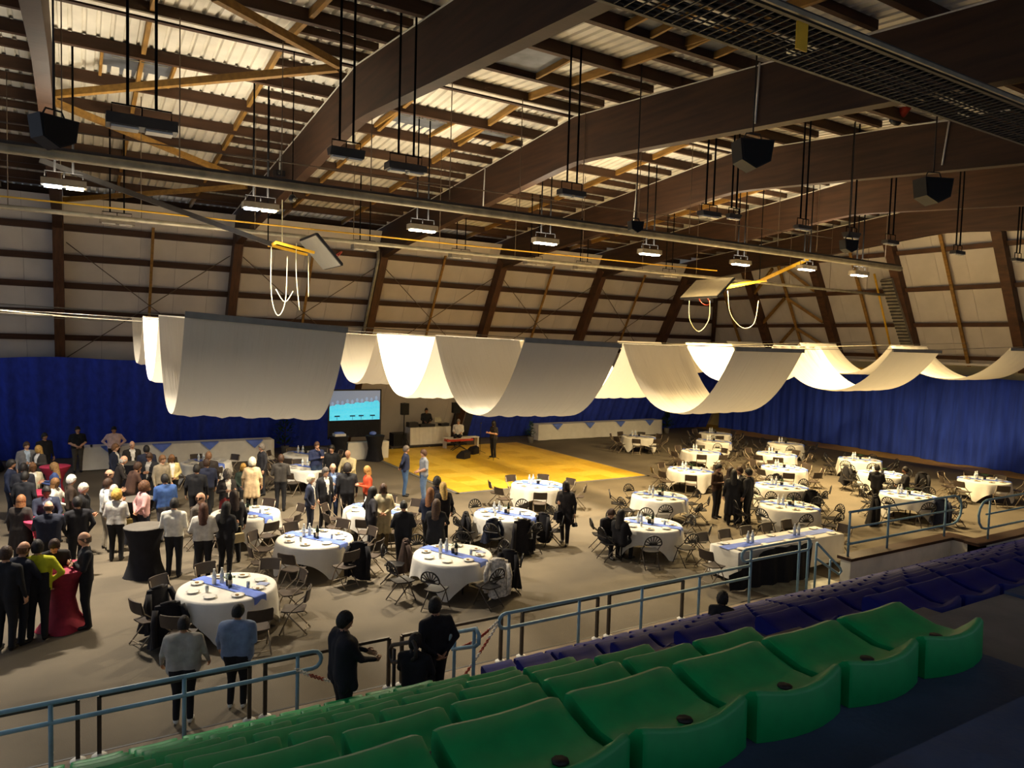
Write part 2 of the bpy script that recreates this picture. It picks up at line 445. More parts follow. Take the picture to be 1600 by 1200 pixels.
# ---- end wall
WE = struct('wall_end', 'leaning white gable wall with brown posts and pale bracing')
def slab_end(y0, y1, z0, z1, off, t, M, name, parent=WE):
    vs = [(end_x(z, off + e), y, z) for e in (0, t) for (y, z) in ((y0, z0), (y1, z0), (y1, z1), (y0, z1))]
    return MB().add(vs, [(3, 2, 1, 0), (4, 5, 6, 7), (1, 5, 4, 0), (2, 6, 5, 1), (3, 7, 6, 2), (0, 4, 7, 3)]).build(name, M, parent)
n = 30; pw = 39.0 / n
pan = slab_end(0.004, pw - 0.004, 5.0, 11.4, -0.02, 0.03, wallp_m, 'wall_panel'); pan.location = (0, -2.5, 0)
for k in range(1, n): link('wall_panel', pan.data, WE, (0, -2.5 + k * pw, 0))
slab_end(-2.5, 36.6, 5.0, 11.4, -0.1, 0.05, darksteel_m, 'wall_backing')
MB().box(38.55, 38.75, -2.5, 36.6, 0, 5.2).build('lower_wall', mat('lower_wall_yellow_lit', '#d6cba0', .6, .08, 1.5), WE)  # yellow light on this wall is mixed into its colour
MB().box(end_x(5.0, .3), 38.7, -2.5, far_y(5.0), 4.95, 5.06).build('soffit', wallp_m, WE)
for y in (396, 454, 508, 556):
    z = max(5.15, gend(1400, y, 0.2).z)
    slab_end(-2, far_y(z, 0.1), z - 0.09, z + 0.09, 0.0, 0.2, column_m, 'girt')
for p in ((1182, 490), (1288, 490), (1412, 490), (1574, 455)):
    y = gend(*p, 0.45).y
    slab_end(y - 0.2, y + 0.2, 4.7, 11.2, 0.02, 0.45, column_m, 'post')
for p in ((1148, 510), (1226, 450), (1350, 480), (1489, 460), (1660, 450)):
    y = gend(*p, 0.25).y
    slab_end(y - 0.07, y + 0.07, 4.9, 11.2, 0.18, 0.1, noggin_m, 'thin_post')
def ebrace(p0, p1):
    MB().bar(gend(*p0, 0.3), gend(*p1, 0.3), 0.12, 0.14).build('timber_brace', noggin_m, WE)
for a, b_ in (((1207, 420), (1176, 462)), ((1225, 418), (1273, 455)), ((1226, 466), (1191, 506)), ((1229, 466), (1286, 504)), ((1240, 513), (1219, 537)), ((1244, 513), (1297, 546))): ebrace(a, b_)
wire('gas_pipe', [gend(1366, 428, 0.6), gend(1392, 545, 0.6)], 0.05, yellow_m, WE, 8)
wire('gas_pipe', [gend(1316, 574, 0.9), gend(1372, 578, 0.9)], 0.05, yellow_m, WE, 8)
# corner post
MB().tube([(end_x(4.6, .2), far_y(4.6, .2), 4.6), (end_x(9.4, .2), far_y(9.4, .2), 9.4)], 0.13, 6).build('corner_post', girt_m, WE)
# wall vents (dark grille duct beside the third post)
dt = thing('ladder_duct', 'tall grey ribbed cable duct leaning against the gable wall', 'duct', gend(1405, 480, 0.6))
A, B = gend(1385, 436, 0.55) - dt.location, gend(1421, 550, 0.55) - dt.location
MB().bar(A, B, 0.55, 0.16, up=(-1, 0, -LEAN)).build('duct_body', steel_m, dt)
for k in range(22):
    q = A.lerp(B, (k + 0.5) / 22); MB().bar(q + Vector((-0.1, -0.27, -.03)), q + Vector((-0.1, 0.27, -.03)), 0.03, 0.06).build('rib', darksteel_m, dt)

# ---- curtains
def curtain(name, label, pts0, pts1, zt, folds, amp, M=curtain_m, group=None, zt2=None, lean=LEAN * 0.9):
    """cloth between a base line and a top line; folds across"""
    b = MB(); P0, P1 = Vector(pts0), Vector(pts1); L = (P1 - P0).length
    N = int(L * 14); t = (P1 - P0).normalized(); nrm = Vector((t.y, -t.x, 0))
    ph = [random.uniform(0, 6.28) for _ in range(6)]
    rows = []
    lean_n = nrm
    for j in range(7):
        fz = j / 6; row = []
        for i in range(N + 1):
            s_ = i / N; x = s_ * L
            w = amp * (0.5 * math.sin(x * folds + ph[0] + 1.3 * math.sin(x * 0.9 + ph[1])) + 0.35 * math.sin(x * folds * 2.3 + ph[2] + 0.8 * fz) + 0.5 * math.sin(x * folds * 0.37 + ph[3])) * (1.15 - 0.45 * fz)
            top = (zt + (zt2 - zt) * s_) if zt2 else zt
            z = 0.02 + fz * top + (0.05 * math.sin(x * 1.1) if j == 6 else 0)
            off = lean * fz * top
            p = P0 + t * x + lean_n * (off + w)
            row.append((p.x, p.y, z))
        rows.append(row)
    b.grid(rows)
    o = b.build(name, M); tag(o, label, 'curtain', group); return o
curtain('stage_curtain', 'long royal blue curtain along the far wall behind the standing crowd', (-8, 35.3, 0), (11.55, 35.3, 0), 4.25, 5.5, 0.1)
curtain('stage_curtain', 'royal blue curtain behind the white side table with blue triangles', (18.5, 35.3, 0), (36.9, 35.3, 0), 4.15, 5.5, 0.1)
curtain('gable_curtain', 'royal blue curtain on the gable wall beyond the round tables', (37.75, 34.7, 0), (37.75, 20.6, 0), 4.3, 4.5, 0.12, litcurtain_m, lean=-.04)
curtain('gable_curtain', 'lit royal blue curtain with deep folds near the gable wall end', (37.5, 20.9, 0), (37.5, 11.3, 0), 4.35, 3.2, 0.2, litcurtain_m, lean=-.06)
curtain('gable_curtain', 'dark blue curtain edge beyond the folds at the picture border', (37.9, 11.4, 0), (37.9, 4, 0), 4.35, 3.2, 0.15, lean=-.04)
# ------------------------------------------------------------------ floodlights hung from the roof
rod_m = mat('rod_black', '#090808', .9, .1, spec=.1)
fx_dark = mat('floodlight_housing_dark', '#3b3834', 0.5, 0.15)
fx_pale = mat('floodlight_housing_grey', '#8a8172', 0.5, 0.15)
reflector_m = mat('floodlight_reflector', '#b9b6ae', 0.25, 0.1, metal=0.4)
lampw = emit('lamp_glass_lit', '#fff1cf', 30.0)
lampc = emit('lamp_glass_cool', '#cfe4ff', 30.0)
lamp_off = mat('lamp_glass_off', '#d8d4c8', 0.2, 0.05)
WARM = (1.0, 0.90, 0.70)
def floodlight(P, w, label, group, lit=0, housing=fx_dark, twin=0.0, rot=0.0, up=0.0, shape='box'):
    t = thing('floodlight', label, 'lamp', P, rot, group)
    d, h = w * 0.36, w * 0.17
    b = MB()
    if shape == 'box':
        b.prism([(-d / 2, 0.0), (d / 2, 0.0), (d / 2 * 0.92, h), (-d / 2 * 0.92, h)], -w / 2, w / 2)
    else:   # downward tapering gear box
        b.prism([(-d * 0.3, 0.0), (d * 0.3, 0.0), (d * 0.62, h * 1.3), (-d * 0.62, h * 1.3)], -w / 2, w / 2)
    hs = b.build('housing', housing, t)
    for s in (-1, 1):
        r = MB(); r.box(s * w * 0.24 - w * 0.19, s * w * 0.24 + w * 0.19, -d * 0.33, d * 0.33, -0.035, -0.004)
        r.build('lamp_glass', (lampc if (lit == 2 and s < 0) else lampw) if lit else lamp_off, hs)
    k = MB(); k.tube([(-w * 0.42, 0, h), (-w * 0.42, 0, h + 0.17), (w * 0.42, 0, h + 0.17), (w * 0.42, 0, h)], 0.012, 6); k.tube([(0, 0, h), (0, 0, h + 0.17)], 0.01, 6)
    k.build('bracket', rod_m, t)
    top = z_up(P[1]) + 0.275 - P[2]
    for s in (-1, 1):
        MB().tube([(s * w * 0.2, 0, h + 0.16), (s * w * 0.2, 0, top)], 0.022, 6).build('hanging_rod', rod_m, t)
    if lit:
        col = (1.0, 0.88, 0.70) if lit == 2 else ((1.0, 0.84, 0.58) if P[0] < 15 else (1.0, 0.74, 0.36))
        area_light('lamp_light', (0, 0, -0.06), (w * 0.85, d * 0.7), LAMP_W * (1.75 if P[0] > 15 else 1.45 if P[0] > 6 else 1.4), col, (0, 0, -1), t, spread=2.6 if P[0] > 15 else 2.2)
    if up > 0:
        area_light('lamp_uplight', (0, 0, h + 0.05), (w * 0.9, d * 0.9), up, WARM, (0, 0, 1), t)
    return t
ZL = 8.5
lit_px = [(100, 292, 2), (407, 327, 2), (660, 360, 1), (852, 380, 1), (1015, 397, 1), (1157, 413, 1), (1260, 421, 1), (1342, 388 + 42, 1)]
names = ['above the long brown basketball arm', 'in front of the second roof frame', 'in front of the third roof frame', 'fourth along the bright row', 'fifth along the bright row', 'sixth along the bright row', 'beside the ceiling basketball hoop', 'smallest at the far end of the bright row']
for (x, y, k), nm in zip(lit_px, names):
    P = gz(x, y, ZL)
    if x > 1300: P = gz(x, y, 8.3)
    floodlight(P, 0.85, 'lit pale grey floodlight ' + nm, 'lit floodlights', lit=k, housing=fx_pale, up=UP_W)
off_px = [(183, 350), (570, 390), (720, 403), (835, 413), (912, 421), (1045, 432)]
names = ['between the first two wall columns', 'beside the folded basketball board', 'third along the wall', 'fourth along the wall', 'fifth along the wall', 'at the corner end of the wall']
for (x, y), nm in zip(off_px, names):
    floodlight(gz(x, y, ZL), 0.9, 'unlit grey floodlight near the far wall, ' + nm, 'unlit floodlights along the far wall', housing=fx_pale)
dk = [(222, 203, 0.98, 'box', 'large, in the first roof bay'), (541, 246, 0.6, 'taper', 'tapered, under the second roof frame'), (634, 268, 0.75, 'box', 'wide, right of the tapered one'), (893, 306, 0.62, 'box', 'paired rods below the third frame'),
      (1108, 338, 0.6, 'box', 'left of two touching ones'), (1146, 341, 0.4, 'taper', 'right of two touching ones'), (1254, 358, 0.52, 'box', 'with white box on top'), (1330, 371, 0.55, 'taper', 'pale sided, above the small speaker'),
      (1391, 381, 0.55, 'box', 'before the white gable wall'), (1496, 397, 0.55, 'box', 'under the last beam on the gable'), (1590, 408, 0.5, 'box', 'at the picture border on the gable')]
for x, y, w, sh, nm in dk:
    floodlight(gz(x, y, ZL), w, 'dark hanging floodlight, ' + nm, 'dark floodlights of the front row', housing=fx_dark, shape=sh)

# ------------------------------------------------------------------ long pipes, net bundle, wires
def long_run(name, label, p0, p1, z, r, M, ext=0.0):
    A, B = gz(*p0, z), gz(*p1, z)
    A.y = B.y = (A.y + B.y) / 2
    d = (A - B).normalized(); A = A + d * 4; B = B - d * ext
    t = thing(name, label, 'pipe', A)
    B = B - A; A0 = Vector((0, 0, 0))
    MB().tube([A0.lerp(B, k / 12) for k in range(13)], r, 10).build('tube', M, t)
    return t, A0, B
t, A, B = long_run('rolled_net_tube', 'long grey rolled divider net tube hung across the whole hall', (0, 236), (1420, 419), 8.6, 0.095, steel_m)
MB().bar(A + Vector((0, 0, 0.11)), B + Vector((0, 0, 0.11)), 0.08, 0.06).build('rail', darksteel_m, t)
for k in range(16):
    q = A.lerp(B, (k + .5) / 16); zt = z_up(q.y + t.location.y) - t.location.z
    MB().tube([q + Vector((0, 0, .2)), (q.x, q.y, zt)], 0.012, 5).build('hanger', wire_m, t)
t, A, B = long_run('rolled_net_tube', 'thinner grey rolled net tube along the far side of the hall', (0, 322), (1070, 430), 8.2, 0.06, steel_m, 13)
for k in range(14):
    q = A.lerp(B, (k + .5) / 14); zt = z_up(q.y + t.location.y) - t.location.z
    MB().tube([q, (q.x, q.y, zt)], 0.01, 5).build('hanger', wire_m, t)
def strung(name, label, p0, p1, z, r, M, cat='cable'):
    A, B = gz(*p0, z), gz(*p1, z); A = A + (A - B) * 0.1
    o = MB().tube([A, A.lerp(B, .5) - Vector((0, 0, .03)), B], r, 6).build(name, M); tag(o, label, cat); return o
strung('yellow_cable', 'yellow cable strung below the far rolled net tube', (0, 306), (1120, 423), 8.35, 0.022, yellow_m)
strung('thin_cable', 'thin dark cable above the long rolled net tube', (0, 190), (1300, 372), 8.9, 0.012, wire_m)
strung('steel_wire', 'thin bright steel wire holding the hanging drapes on the left', (0, 485), (230, 503), 5.75, 0.02, steel_m)
# wire mesh cable tray near the camera
tr = thing('mesh_cable_tray', 'wide dark wire mesh tray crossing the top corner under the beams', 'cable tray')
Yt = 5.9; zt = z_low(Yt) - 0.05
A, B = gx(1120, 0, 0.1), None
pa, pb = gy(1190, 45, Yt), gy(1620, 200, Yt)
zt = (pa.z + pb.z) / 2
tr.location = (0, Yt, zt)
x0, x1 = 3.0, 34.0
for s in (-0.45, 0.45):
    MB().bar((x0, s, 0), (x1, s, 0), 0.05, 0.12).build('tray_rail', darksteel_m, tr)
g = MB()
for s in np.linspace(-0.4, 0.4, 9): g.tube([(x0, s, -.04), (x1, s, -.04)], 0.012, 4)
for x in np.arange(x0, 22, 0.14): g.bar((x, -.42, -.05), (x, .42, -.05), 0.016, 0.016)
tag(g.build('wire_mesh', darksteel_m, tr), kind='stuff')
MB().bar((x0, -0.6, -.08), (x1, -0.6, -.08), 0.03, 0.05).build('edge_profile', steel_m, tr)
cb = MB()
for k in range(3): cb.tube([(x0, -.3 + k * .22, 0.02), (12, -.25 + k * .25, 0.02), (x1, -.3 + k * .22, .02)], 0.035, 6)
cb.build('cable_bundle', black_m, tr)
tagm = MB(); tagm.box(-.09, .09, -.01, .01, -.2, 0.1); o = tagm.build('yellow_tag', yellow_m); o.location = gy(1253, 50, 5.42); tag(o, 'small yellow tag hanging from the wire mesh tray', 'tag')

# ------------------------------------------------------------------ loudspeakers and spots under the beams
spk_m = mat('speaker_black', '#121115', 0.6, 0.2)
grille_m = mat('speaker_grille', '#0a0a0d', 0.8, 0.3, 40)
def hang_speaker(x, y, X, size, label, rot):
    P = gx(x, y, X) if X else gy(x, y, 12.6)
    t = thing('hanging_loudspeaker', label, 'loudspeaker', P, rot)
    s = size
    b = MB(); poly = [(-s * .5, s * .38), (s * .5, s * .38), (s * .42, -s * .2), (0.0, -s * .42), (-s * .42, -s * .2)]
    b.prism(poly, -s * .3, s * .3, axis='y'); cb_ = b.build('cabinet', spk_m, t)
    g = MB(); g.prism([(q[0] * .9, q[1] * .9) for q in poly], -s * .33, -s * .3, axis='y'); g.build('grille', grille_m, cb_)
    k = MB(); k.tube([(-s * .3, 0, s * .38), (-s * .2, 0, s * .6), (s * .2, 0, s * .6), (s * .3, 0, s * .38)], .015, 6)
    k.tube([(0, 0, s * .6), (0, 0, z_up(P.y) + .27 - P.z)], .016, 6); k.build('yoke', black_m, t)
hang_speaker(84, 208, 0, 0.55, 'black wedge loudspeaker hanging beside the leftmost frame', 0.5)
hang_speaker(1175, 243, 11.0, 0.68, 'black loudspeaker hanging under the big middle beam', -0.4)
hang_speaker(1457, 299, 16.9, 0.72, 'black loudspeaker hanging from the second dark beam on the right', -0.4)
hang_speaker(1326, 385, 17.6, 0.42, 'small dark loudspeaker below the pale tapered floodlight', -0.3)
hang_speaker(993, 355, 10.6, 0.32, 'small black loudspeaker above the long net tube', -0.2)
sp = thing('spotlight', 'reddish spotlight clamped on a beam at upper right', 'spotlight', gx(1411, 172, 17.4), 0.6)
MB().tube([(-.2, -.1, .12), (.16, .1, -.12)], .14, 10).build('lamp_can', red_m, sp)
MB().tube([(.16, .1, -.12), (.26, .155, -.19)], .15, 10).build('lens_hood', black_m, sp)
MB().tube([(-.15, .12, 0), (-.15, .12, .25), (.15, -.05, .25), (.15, -.05, 0)], .02, 6).build('yoke', black_m, sp)
rb = thing('projector', 'dark projector clamped under the beam at left centre', 'projector', gx(436, 271, 5.3), 0.2)
MB().box(-.14, .14, -.12, .12, -.08, .08).build('case', black_m, rb); MB().tube([(-.05, -.12, 0), (-.05, -.2, 0)], .05, 8).build('lens', darksteel_m, rb); MB().tube([(0, 0, .08), (0, 0, .5)], .015, 6).build('mount', steel_m, rb)

# ------------------------------------------------------------------ basketball backboards folded up under the roof
brd_m = mat('backboard_white', '#8b887e', 0.35, 0.06)
def rope_loop(parent, pts, r=0.012):
    P = [Vector(p) for p in pts]; Q = []
    for i in range(len(P) - 1):
        a, b, c, d = P[max(i - 1, 0)], P[i], P[i + 1], P[min(i + 2, len(P) - 1)]
        for k in range(5):
            t = k / 5; Q.append(.5 * (2 * b + (c - a) * t + (2 * a - 5 * b + 4 * c - d) * t * t + (3 * b - a - 3 * c + d) * t ** 3))
    MB().tube(Q + [P[-1]], r, 5).build('rope', rope_m, parent)
def basket(label, Y, arm0, arm1, board, tilt, w, h, ropes, rotz, M=brd_m):
    P1, P0 = gy(*arm1, Y), gy(*arm0, Y); Bc = gy(*board, Y)
    t = thing('basketball_hoop', label, 'basketball hoop', Bc, 0)
    P0, P1 = P0 - Bc, P1 - Bc
    MB().bar(P0, P1, 0.09, 0.12).build('swing_arm', darksteel_m if rotz > 0 else yellow_m, t)
    q = MB()
    for s in (-.35, .35): q.bar(P1 + Vector((0, s, 0.03)), Vector((-.25 if rotz > 0 else .25, s, -.05)), .05, .07)
    q.bar(P1 + Vector((0, -.38, 0)), P1 + Vector((0, .38, 0)), .05, .06)
    q.build('fork', yellow_m, t)
    for e in (.02, .98):
        a_ = P0.lerp(P1, e); MB().tube([a_, (a_.x, a_.y, z_up(Y) + .27 - Bc.z)], .018, 6).build('hanger', rod_m, t)
    R = Matrix.Rotation(tilt, 3, 'Y')
    def tr_(v): return R @ Vector(v)
    b = MB(); vs = [tr_((sx * .02, sy * w / 2, sz * h / 2)) for sx in (-1, 1) for sy in (-1, 1) for sz in (-1, 1)]
    b.add(vs, [(0, 1, 3, 2), (4, 6, 7, 5), (0, 4, 5, 1), (2, 3, 7, 6), (0, 2, 6, 4), (1, 5, 7, 3)]); b.build('backboard', M, t)
    fr = MB(); c = [tr_((0.03, -w / 2, -h / 2)), tr_((0.03, w / 2, -h / 2)), tr_((0.03, w / 2, h / 2)), tr_((0.03, -w / 2, h / 2))]
    for i in range(4): fr.bar(c[i], c[(i + 1) % 4], .07, .07)
    fr.build('board_frame', black_m, t)
    f2 = MB(); c = [tr_((0.035, -.3, -h * .35)), tr_((.035, .3, -h * .35)), tr_((.035, .3, .05)), tr_((.035, -.3, .05))]
    for i in range(4): f2.bar(c[i], c[(i + 1) % 4], .02, .04)
    f2.build('target_square', white_m, t)
    ctr = Vector((.28, 0, -h * .35)); ring = [tr_(ctr + Vector((.22 * math.cos(a), .22 * math.sin(a), 0))) for a in np.linspace(0, 2 * PI, 15)[:-1]]
    rg = MB(); rg.tube(ring, .014, 6, closed=True); rg.bar(tr_((.03, 0, -h * .35)), tr_((.08, 0, -h * .35)), .12, .1); rg.build('rim', red_m, t)
    for r_ in ropes: rope_loop(t, [gy(x, y, Y) - Bc for x, y in r_])
    return t
basket('folded basketball backboard with dark arm above the big drape', 20.0, (62, 250), (425, 382), (500, 395), -0.75, 1.6, 1.0,
       [[(441, 312), (441, 380)], [(463, 380), (463, 430), (468, 485)], [(482, 400), (482, 464)], [(424, 380), (424, 460), (434, 493), (446, 470), (449, 400)], [(431, 452), (445, 472), (458, 455)]], 1)
clear_board = mat('backboard_clear_grey', '#8f8775', 0.3, 0.08)
basket('folded glass basketball backboard hanging by the gable corner', 19.0, (1262, 405), (1185, 440), (1104, 450), 0.85, 1.8, 1.05,
       [[(1137, 455), (1141, 490), (1160, 512), (1178, 505), (1185, 470)], [(1077, 470), (1078, 500), (1092, 518), (1107, 500), (1109, 470)]], -1, clear_board)

# ------------------------------------------------------------------ white drapes
YC = [12.35, 16.6, 20.75, 24.95]
def drape(x0, x1, ztop, sag, label, slope=0.0):
    t = thing('ceiling_drape', label, 'drape', ((x0 + x1) / 2, YC[0], ztop), 0, 'white drapes swagged between wires')
    W_ = x1 - x0
    for si in range(3):
        ya, yb = YC[si] - YC[0], YC[si + 1] - YC[0]
        rows = []
        n = 26
        for j in range(n + 1):
            q = j / n; u = 2 * q - 1
            z = -sag[si] * (1 - abs(u) ** 2.3)
            row = []
            for i in range(25):
                f_ = i / 24; x = -W_ / 2 + W_ * f_
                rip = 0.02 * math.sin(f_ * 31 + 2 * q + si) * (1 - 0.3 * abs(u)) + 0.012 * math.sin(f_ * 67 + 3 * q)
                row.append((x, ya + (yb - ya) * q + rip * (u if abs(u) > .3 else 0), z + slope * (f_ - .5) + rip * (1 - abs(u)) + 0.03 * (si)))
            rows.append(row)
        MB().grid(rows).build('swag', drape_m, t)
    h = MB(); h.box(-W_ / 2, W_ / 2, -.02, .02, -.10, .0)
    o = h.build('hem_sleeve', drapebar_m, t); 
    if slope: o.rotation_euler = (0, -math.atan(slope / W_), 0)
    return t
drape(1.46, 4.08, 5.66, (1.84, 1.52, 1.30), 'large white drape hanging highest at the left above the crowd', -0.16)
drape(7.75, 10.25, 5.48, (1.80, 1.75, 1.65), 'white wrinkled drape hanging over the stage end of the dance floor', -0.06)
drape(13.85, 16.45, 5.45, (1.85, 1.8, 1.6), 'third white drape from the left, before the blue curtain corner')
drape(20.45, 23.05, 5.55, (1.38, 1.4, 1.3), 'fourth white drape, lit bright inside, before the gable curtain')
drape(27.3, 29.9, 5.72, (1.2, 1.25, 1.2), 'last white drape cut by the picture border')
for i, Y in enumerate(YC):
    o = MB().tube([(-5, Y, 5.85), (1.4, Y, 5.66), (9, Y, 5.47), (16, Y, 5.44), (23, Y, 5.57), (33, Y, 5.95)], 0.008, 5).build('drape_wire', steel_m)
    tag(o, 'thin steel wire carrying the %s edge of the white drapes' % ['front', 'second', 'third', 'rear'][i], 'wire')
o = thing('dome_camera', 'small black dome camera under the long net tube', 'camera', gz(457, 310, 8.45)); MB().sphere((0, 0, 0), .09, 10, 7).build('dome', black_m, o); MB().tube([(0, 0, .08), (0, 0, z_up(o.location.y) + .27 - 8.45)], .012, 6).build('drop_rod', rod_m, o); MB().sphere((.02, -.06, -.03), .04, 8, 6).build('lens', steel_m, o)
# ------------------------------------------------------------------ the stand: terraces, seats, stairs, rails
ST = struct('terrace_floor', 'stepped concrete terrace of the spectator stand')
ROWP, RISE, Y0, Z0 = 0.97, 0.485, 1.75, 3.93
def row_y(i): return Y0 + ROWP * i
def row_z(i): return Z0 - RISE * i
XA, XB = 3.84, 5.0      # stair aisle between the green and the blue block
for i in range(-4, 8):
    yf = row_y(i) + (0.45 if i >= 0 else 0.19); yb = row_y(i) - (0.52 if i else 0.82)
    zb = min(-0.1, row_z(i) - 1)
    for a, b_ in ((-9, XA), (XB, 34)):
        if i < 0 and a > 0: a = XA
        if i < 0 and a < 0: b_ = XA
        MB().box(a, b_, yb - 0.02, yf, zb, row_z(i)).build('terrace_step', stand_m if i < 4 else concrete_m, ST)
    if i >= 0:
        MB().box(XA, XB, yb - 0.02, yf, zb, row_z(i) - 0.02).build('stair_tread', stair_m, ST)
        MB().box(XA + 0.02, XB - 0.02, yf, yf + 0.48, zb, row_z(i) - RISE / 2 - 0.02).build('stair_tread', stair_m, ST)
def seat_mesh(M, name):
    prof = [(.205, .0), (.215, .08), (.205, .125), (.17, .138), (.09, .11), (-.02, .085), (-.11, .09), (-.17, .125), (-.205, .165), (-.225, .172), (-.24, .158), (-.245, .0)]
    us = np.array([-1, -.97, -.9, -.7, -.35, 0, .35, .7, .9, .97, 1]); b = MB(); rows = []
    for (y, z) in prof:
        row = []
        for u in us:
            e = abs(u) ** 4
            zz = z + (0.010 * u * u - .014 * abs(u) ** 12 if z > .02 else 0) + (0.022 * abs(u) ** 3 if (y < -.15 and z > .1) else 0)
            yy = y - 0.045 * (1 - u * u) * (1 if y < -.1 else 0.2 if y > .1 else .5)
            row.append((u * .252, yy, zz))
        rows.append(row)
    b.grid(rows, flip=True)
    for s, k in ((-1, 0), (1, 10)):
        pts = [r[k] for r in rows]
        top = [(p[0], p[1], p[2]) for p in pts]
        f_ = tuple(range(len(top)))
        b.add(top, [f_ if s < 0 else f_[::-1]])
    return b.mesh(name, M)
gm, bm_ = seat_mesh(green_m, 'seat_shell_green'), seat_mesh(blueseat_m, 'seat_shell_blue')
drain = MB().lathe([(.03, .0), (.03, .008)], 8).mesh('drain_plug', black_m)
def ordw(n):
    u = 'first second third fourth fifth sixth seventh eighth ninth tenth eleventh twelfth thirteenth fourteenth fifteenth sixteenth seventeenth eighteenth nineteenth'.split()
    if n < 20: return u[n - 1]
    t = {20: 'twenty', 30: 'thirty', 40: 'forty'}[n // 10 * 10]
    return {20: 'twentieth', 30: 'thirtieth', 40: 'fortieth'}[n] if n % 10 == 0 else t + '-' + u[n % 10 - 1]
ordn = ['top', 'second', 'third', 'fourth', 'fifth', 'sixth', 'seventh', 'lowest']
def in_view(P, mx=60, my=60):
    q = Vector(P) - CAMP
    if q.dot(_fw) < 0.3: return False
    x, y, z = px(P); return -mx < x < 1600 + mx and -60 < y < 1200 + my
for i in range(8):
    for k in range(40):
        for side in (0, 1):
            x = (XA - 0.02 - 0.28 - 0.56 * k) if side == 0 else (XB + 0.02 + 0.28 + 0.56 * k)
            P = (x, row_y(i) + 0.24, row_z(i) + 0.002)
            if not in_view((x, P[1], P[2] + .1)) or x > 21: continue
            o = link('stadium_seat', gm if side == 0 else bm_, None, P)
            if side == 0: tag(o, 'green plastic stadium seat, %s from the stair in the %s row' % (ordw(k + 1), ordn[i]), 'seat', 'green seats, %s row' % ordn[i])
            else: tag(o, 'navy blue stadium seat, %s from the stair in the %s row' % (ordw(k + 1), ordn[i]), 'seat', 'blue seats, %s row' % ordn[i])
            if i < 3 and side == 0: link('drain_plug', drain, o, (0.06, -.12, .092))

YRL = 9.95
def XP(x, y, Y=YRL): return gy(x, y, Y).x
def post_rail(label, xa, xb, posts, loop_a=False, loop_b=False, zt=.95, zm=.70, zb=0.0, Y=YRL, M=railblue_m, r=.03, extra=None):
    t = thing('guard_rail', label, 'railing', ((xa + xb) / 2, Y, zb)); c = (xa + xb) / 2
    def rounded(xe, s):  # half loop at an end
        R = (zt - zm) / 2
        return [(xe - c + s * R * math.cos(a), 0, (zt + zm) / 2 + R * math.sin(a)) for a in np.linspace(PI / 2, -PI / 2, 7)]
    path = [(xa - c, 0, zt), (xb - c, 0, zt)]
    if loop_b: path += rounded(xb, 1)[1:-1]
    path += [(xb - c, 0, zm), (xa - c, 0, zm)]
    if loop_a: path += rounded(xa, -1)[::-1][1:-1]
    for q0, q1 in ((0, 1),): pass
    if loop_a and loop_b: MB().tube(path, r, 8, closed=True).build('hand_rail', M, t)
    else:
        if loop_b: MB().tube(path, r, 8).build('hand_rail', M, t)
        elif loop_a: MB().tube(path[2:] + [(xa - c, 0, zt), (xb - c, 0, zt)], r, 8).build('hand_rail', M, t)
        else:
            MB().tube(path[:2], r, 8).build('hand_rail', M, t); MB().tube(path[2:4], r, 8).build('middle_rail', M, t)
    if extra:
        MB().tube([(xa - c, 0, extra), (xb - c, 0, extra)], r * .8, 8).build('lower_rail', M, t)
    for x in posts: MB().tube([(x - c, 0, 0), (x - c, 0, zt)], r * .9, 8).build('post', M, t)
    return t
post_rail('blue grey front guard rail left of the stair gap', -6, 2.85, [-3.5, -1.5, XP(79, 1100), XP(288, 1080), XP(465, 1040)], loop_b=True)
post_rail('blue grey front guard rail in front of the navy seats', XP(790, 960), XP(1171, 883), [XP(x, y) for x, y in ((795, 980), (905, 950), (1003, 930), (1093, 910), (1172, 900))], loop_a=True)
def u_frame(label, x0, x1, Y=10.22, h=.80):
    t = thing('barrier_rail', label, 'railing', ((x0 + x1) / 2, Y, 0)); c = (x0 + x1) / 2
    MB().bar((x0 - c, 0, h), (x1 - c, 0, h), .05, .045).build('top_bar', railblack_m, t)
    for x in (x0, x1):
        MB().box(x - c - .025, x - c + .025, -.025, .025, 0, h).build('post', railblack_m, t)
        MB().lathe([(.09, 0), (.09, .025), (.05, .05)], 12, (x - c, 0, 0)).build('foot_cap', white_m, t)
us = [(-420, 121, 'at the picture border'), (155, 390, 'where two men lean'), (414, 607, 'beside the man in the dark hood'), (626, 781, 'behind the man in black'), (812, 930, 'left of the navy seats'), (946, 1061, 'above the seated black haired head')]
for a, b_, nm in us:
    u_frame('dark steel barrier frame ' + nm, gy(a, 1100, 10.22).x, gy(b_, 1050, 10.22).x)
# stair hand rails in the gap
for x, nm in ((3.95, 'left'), (4.93, 'right')):
    t = thing('stair_rail', 'short curved dark blue stair rail on the %s of the gap' % nm, 'railing', (x, 9.4, 0))
    zs = .95
    loop = [(0, .3, .92), (0, .37, .84), (0, .36, .72), (0, .28, .67), (0, -.45, 1.0), (0, -.54, 1.07), (0, -.54, 1.2), (0, -.46, 1.26)]
    MB().tube(loop, .03, 8, closed=True).build('hand_rail', railblue_m if nm == 'right' else darksteel_m, t)
    for y_, z_ in ((.22, .9), (-.4, 1.2)): MB().tube([(0, y_, 0), (0, y_, z_)], .028, 8).build('post', railblue_m if nm == 'right' else darksteel_m, t)
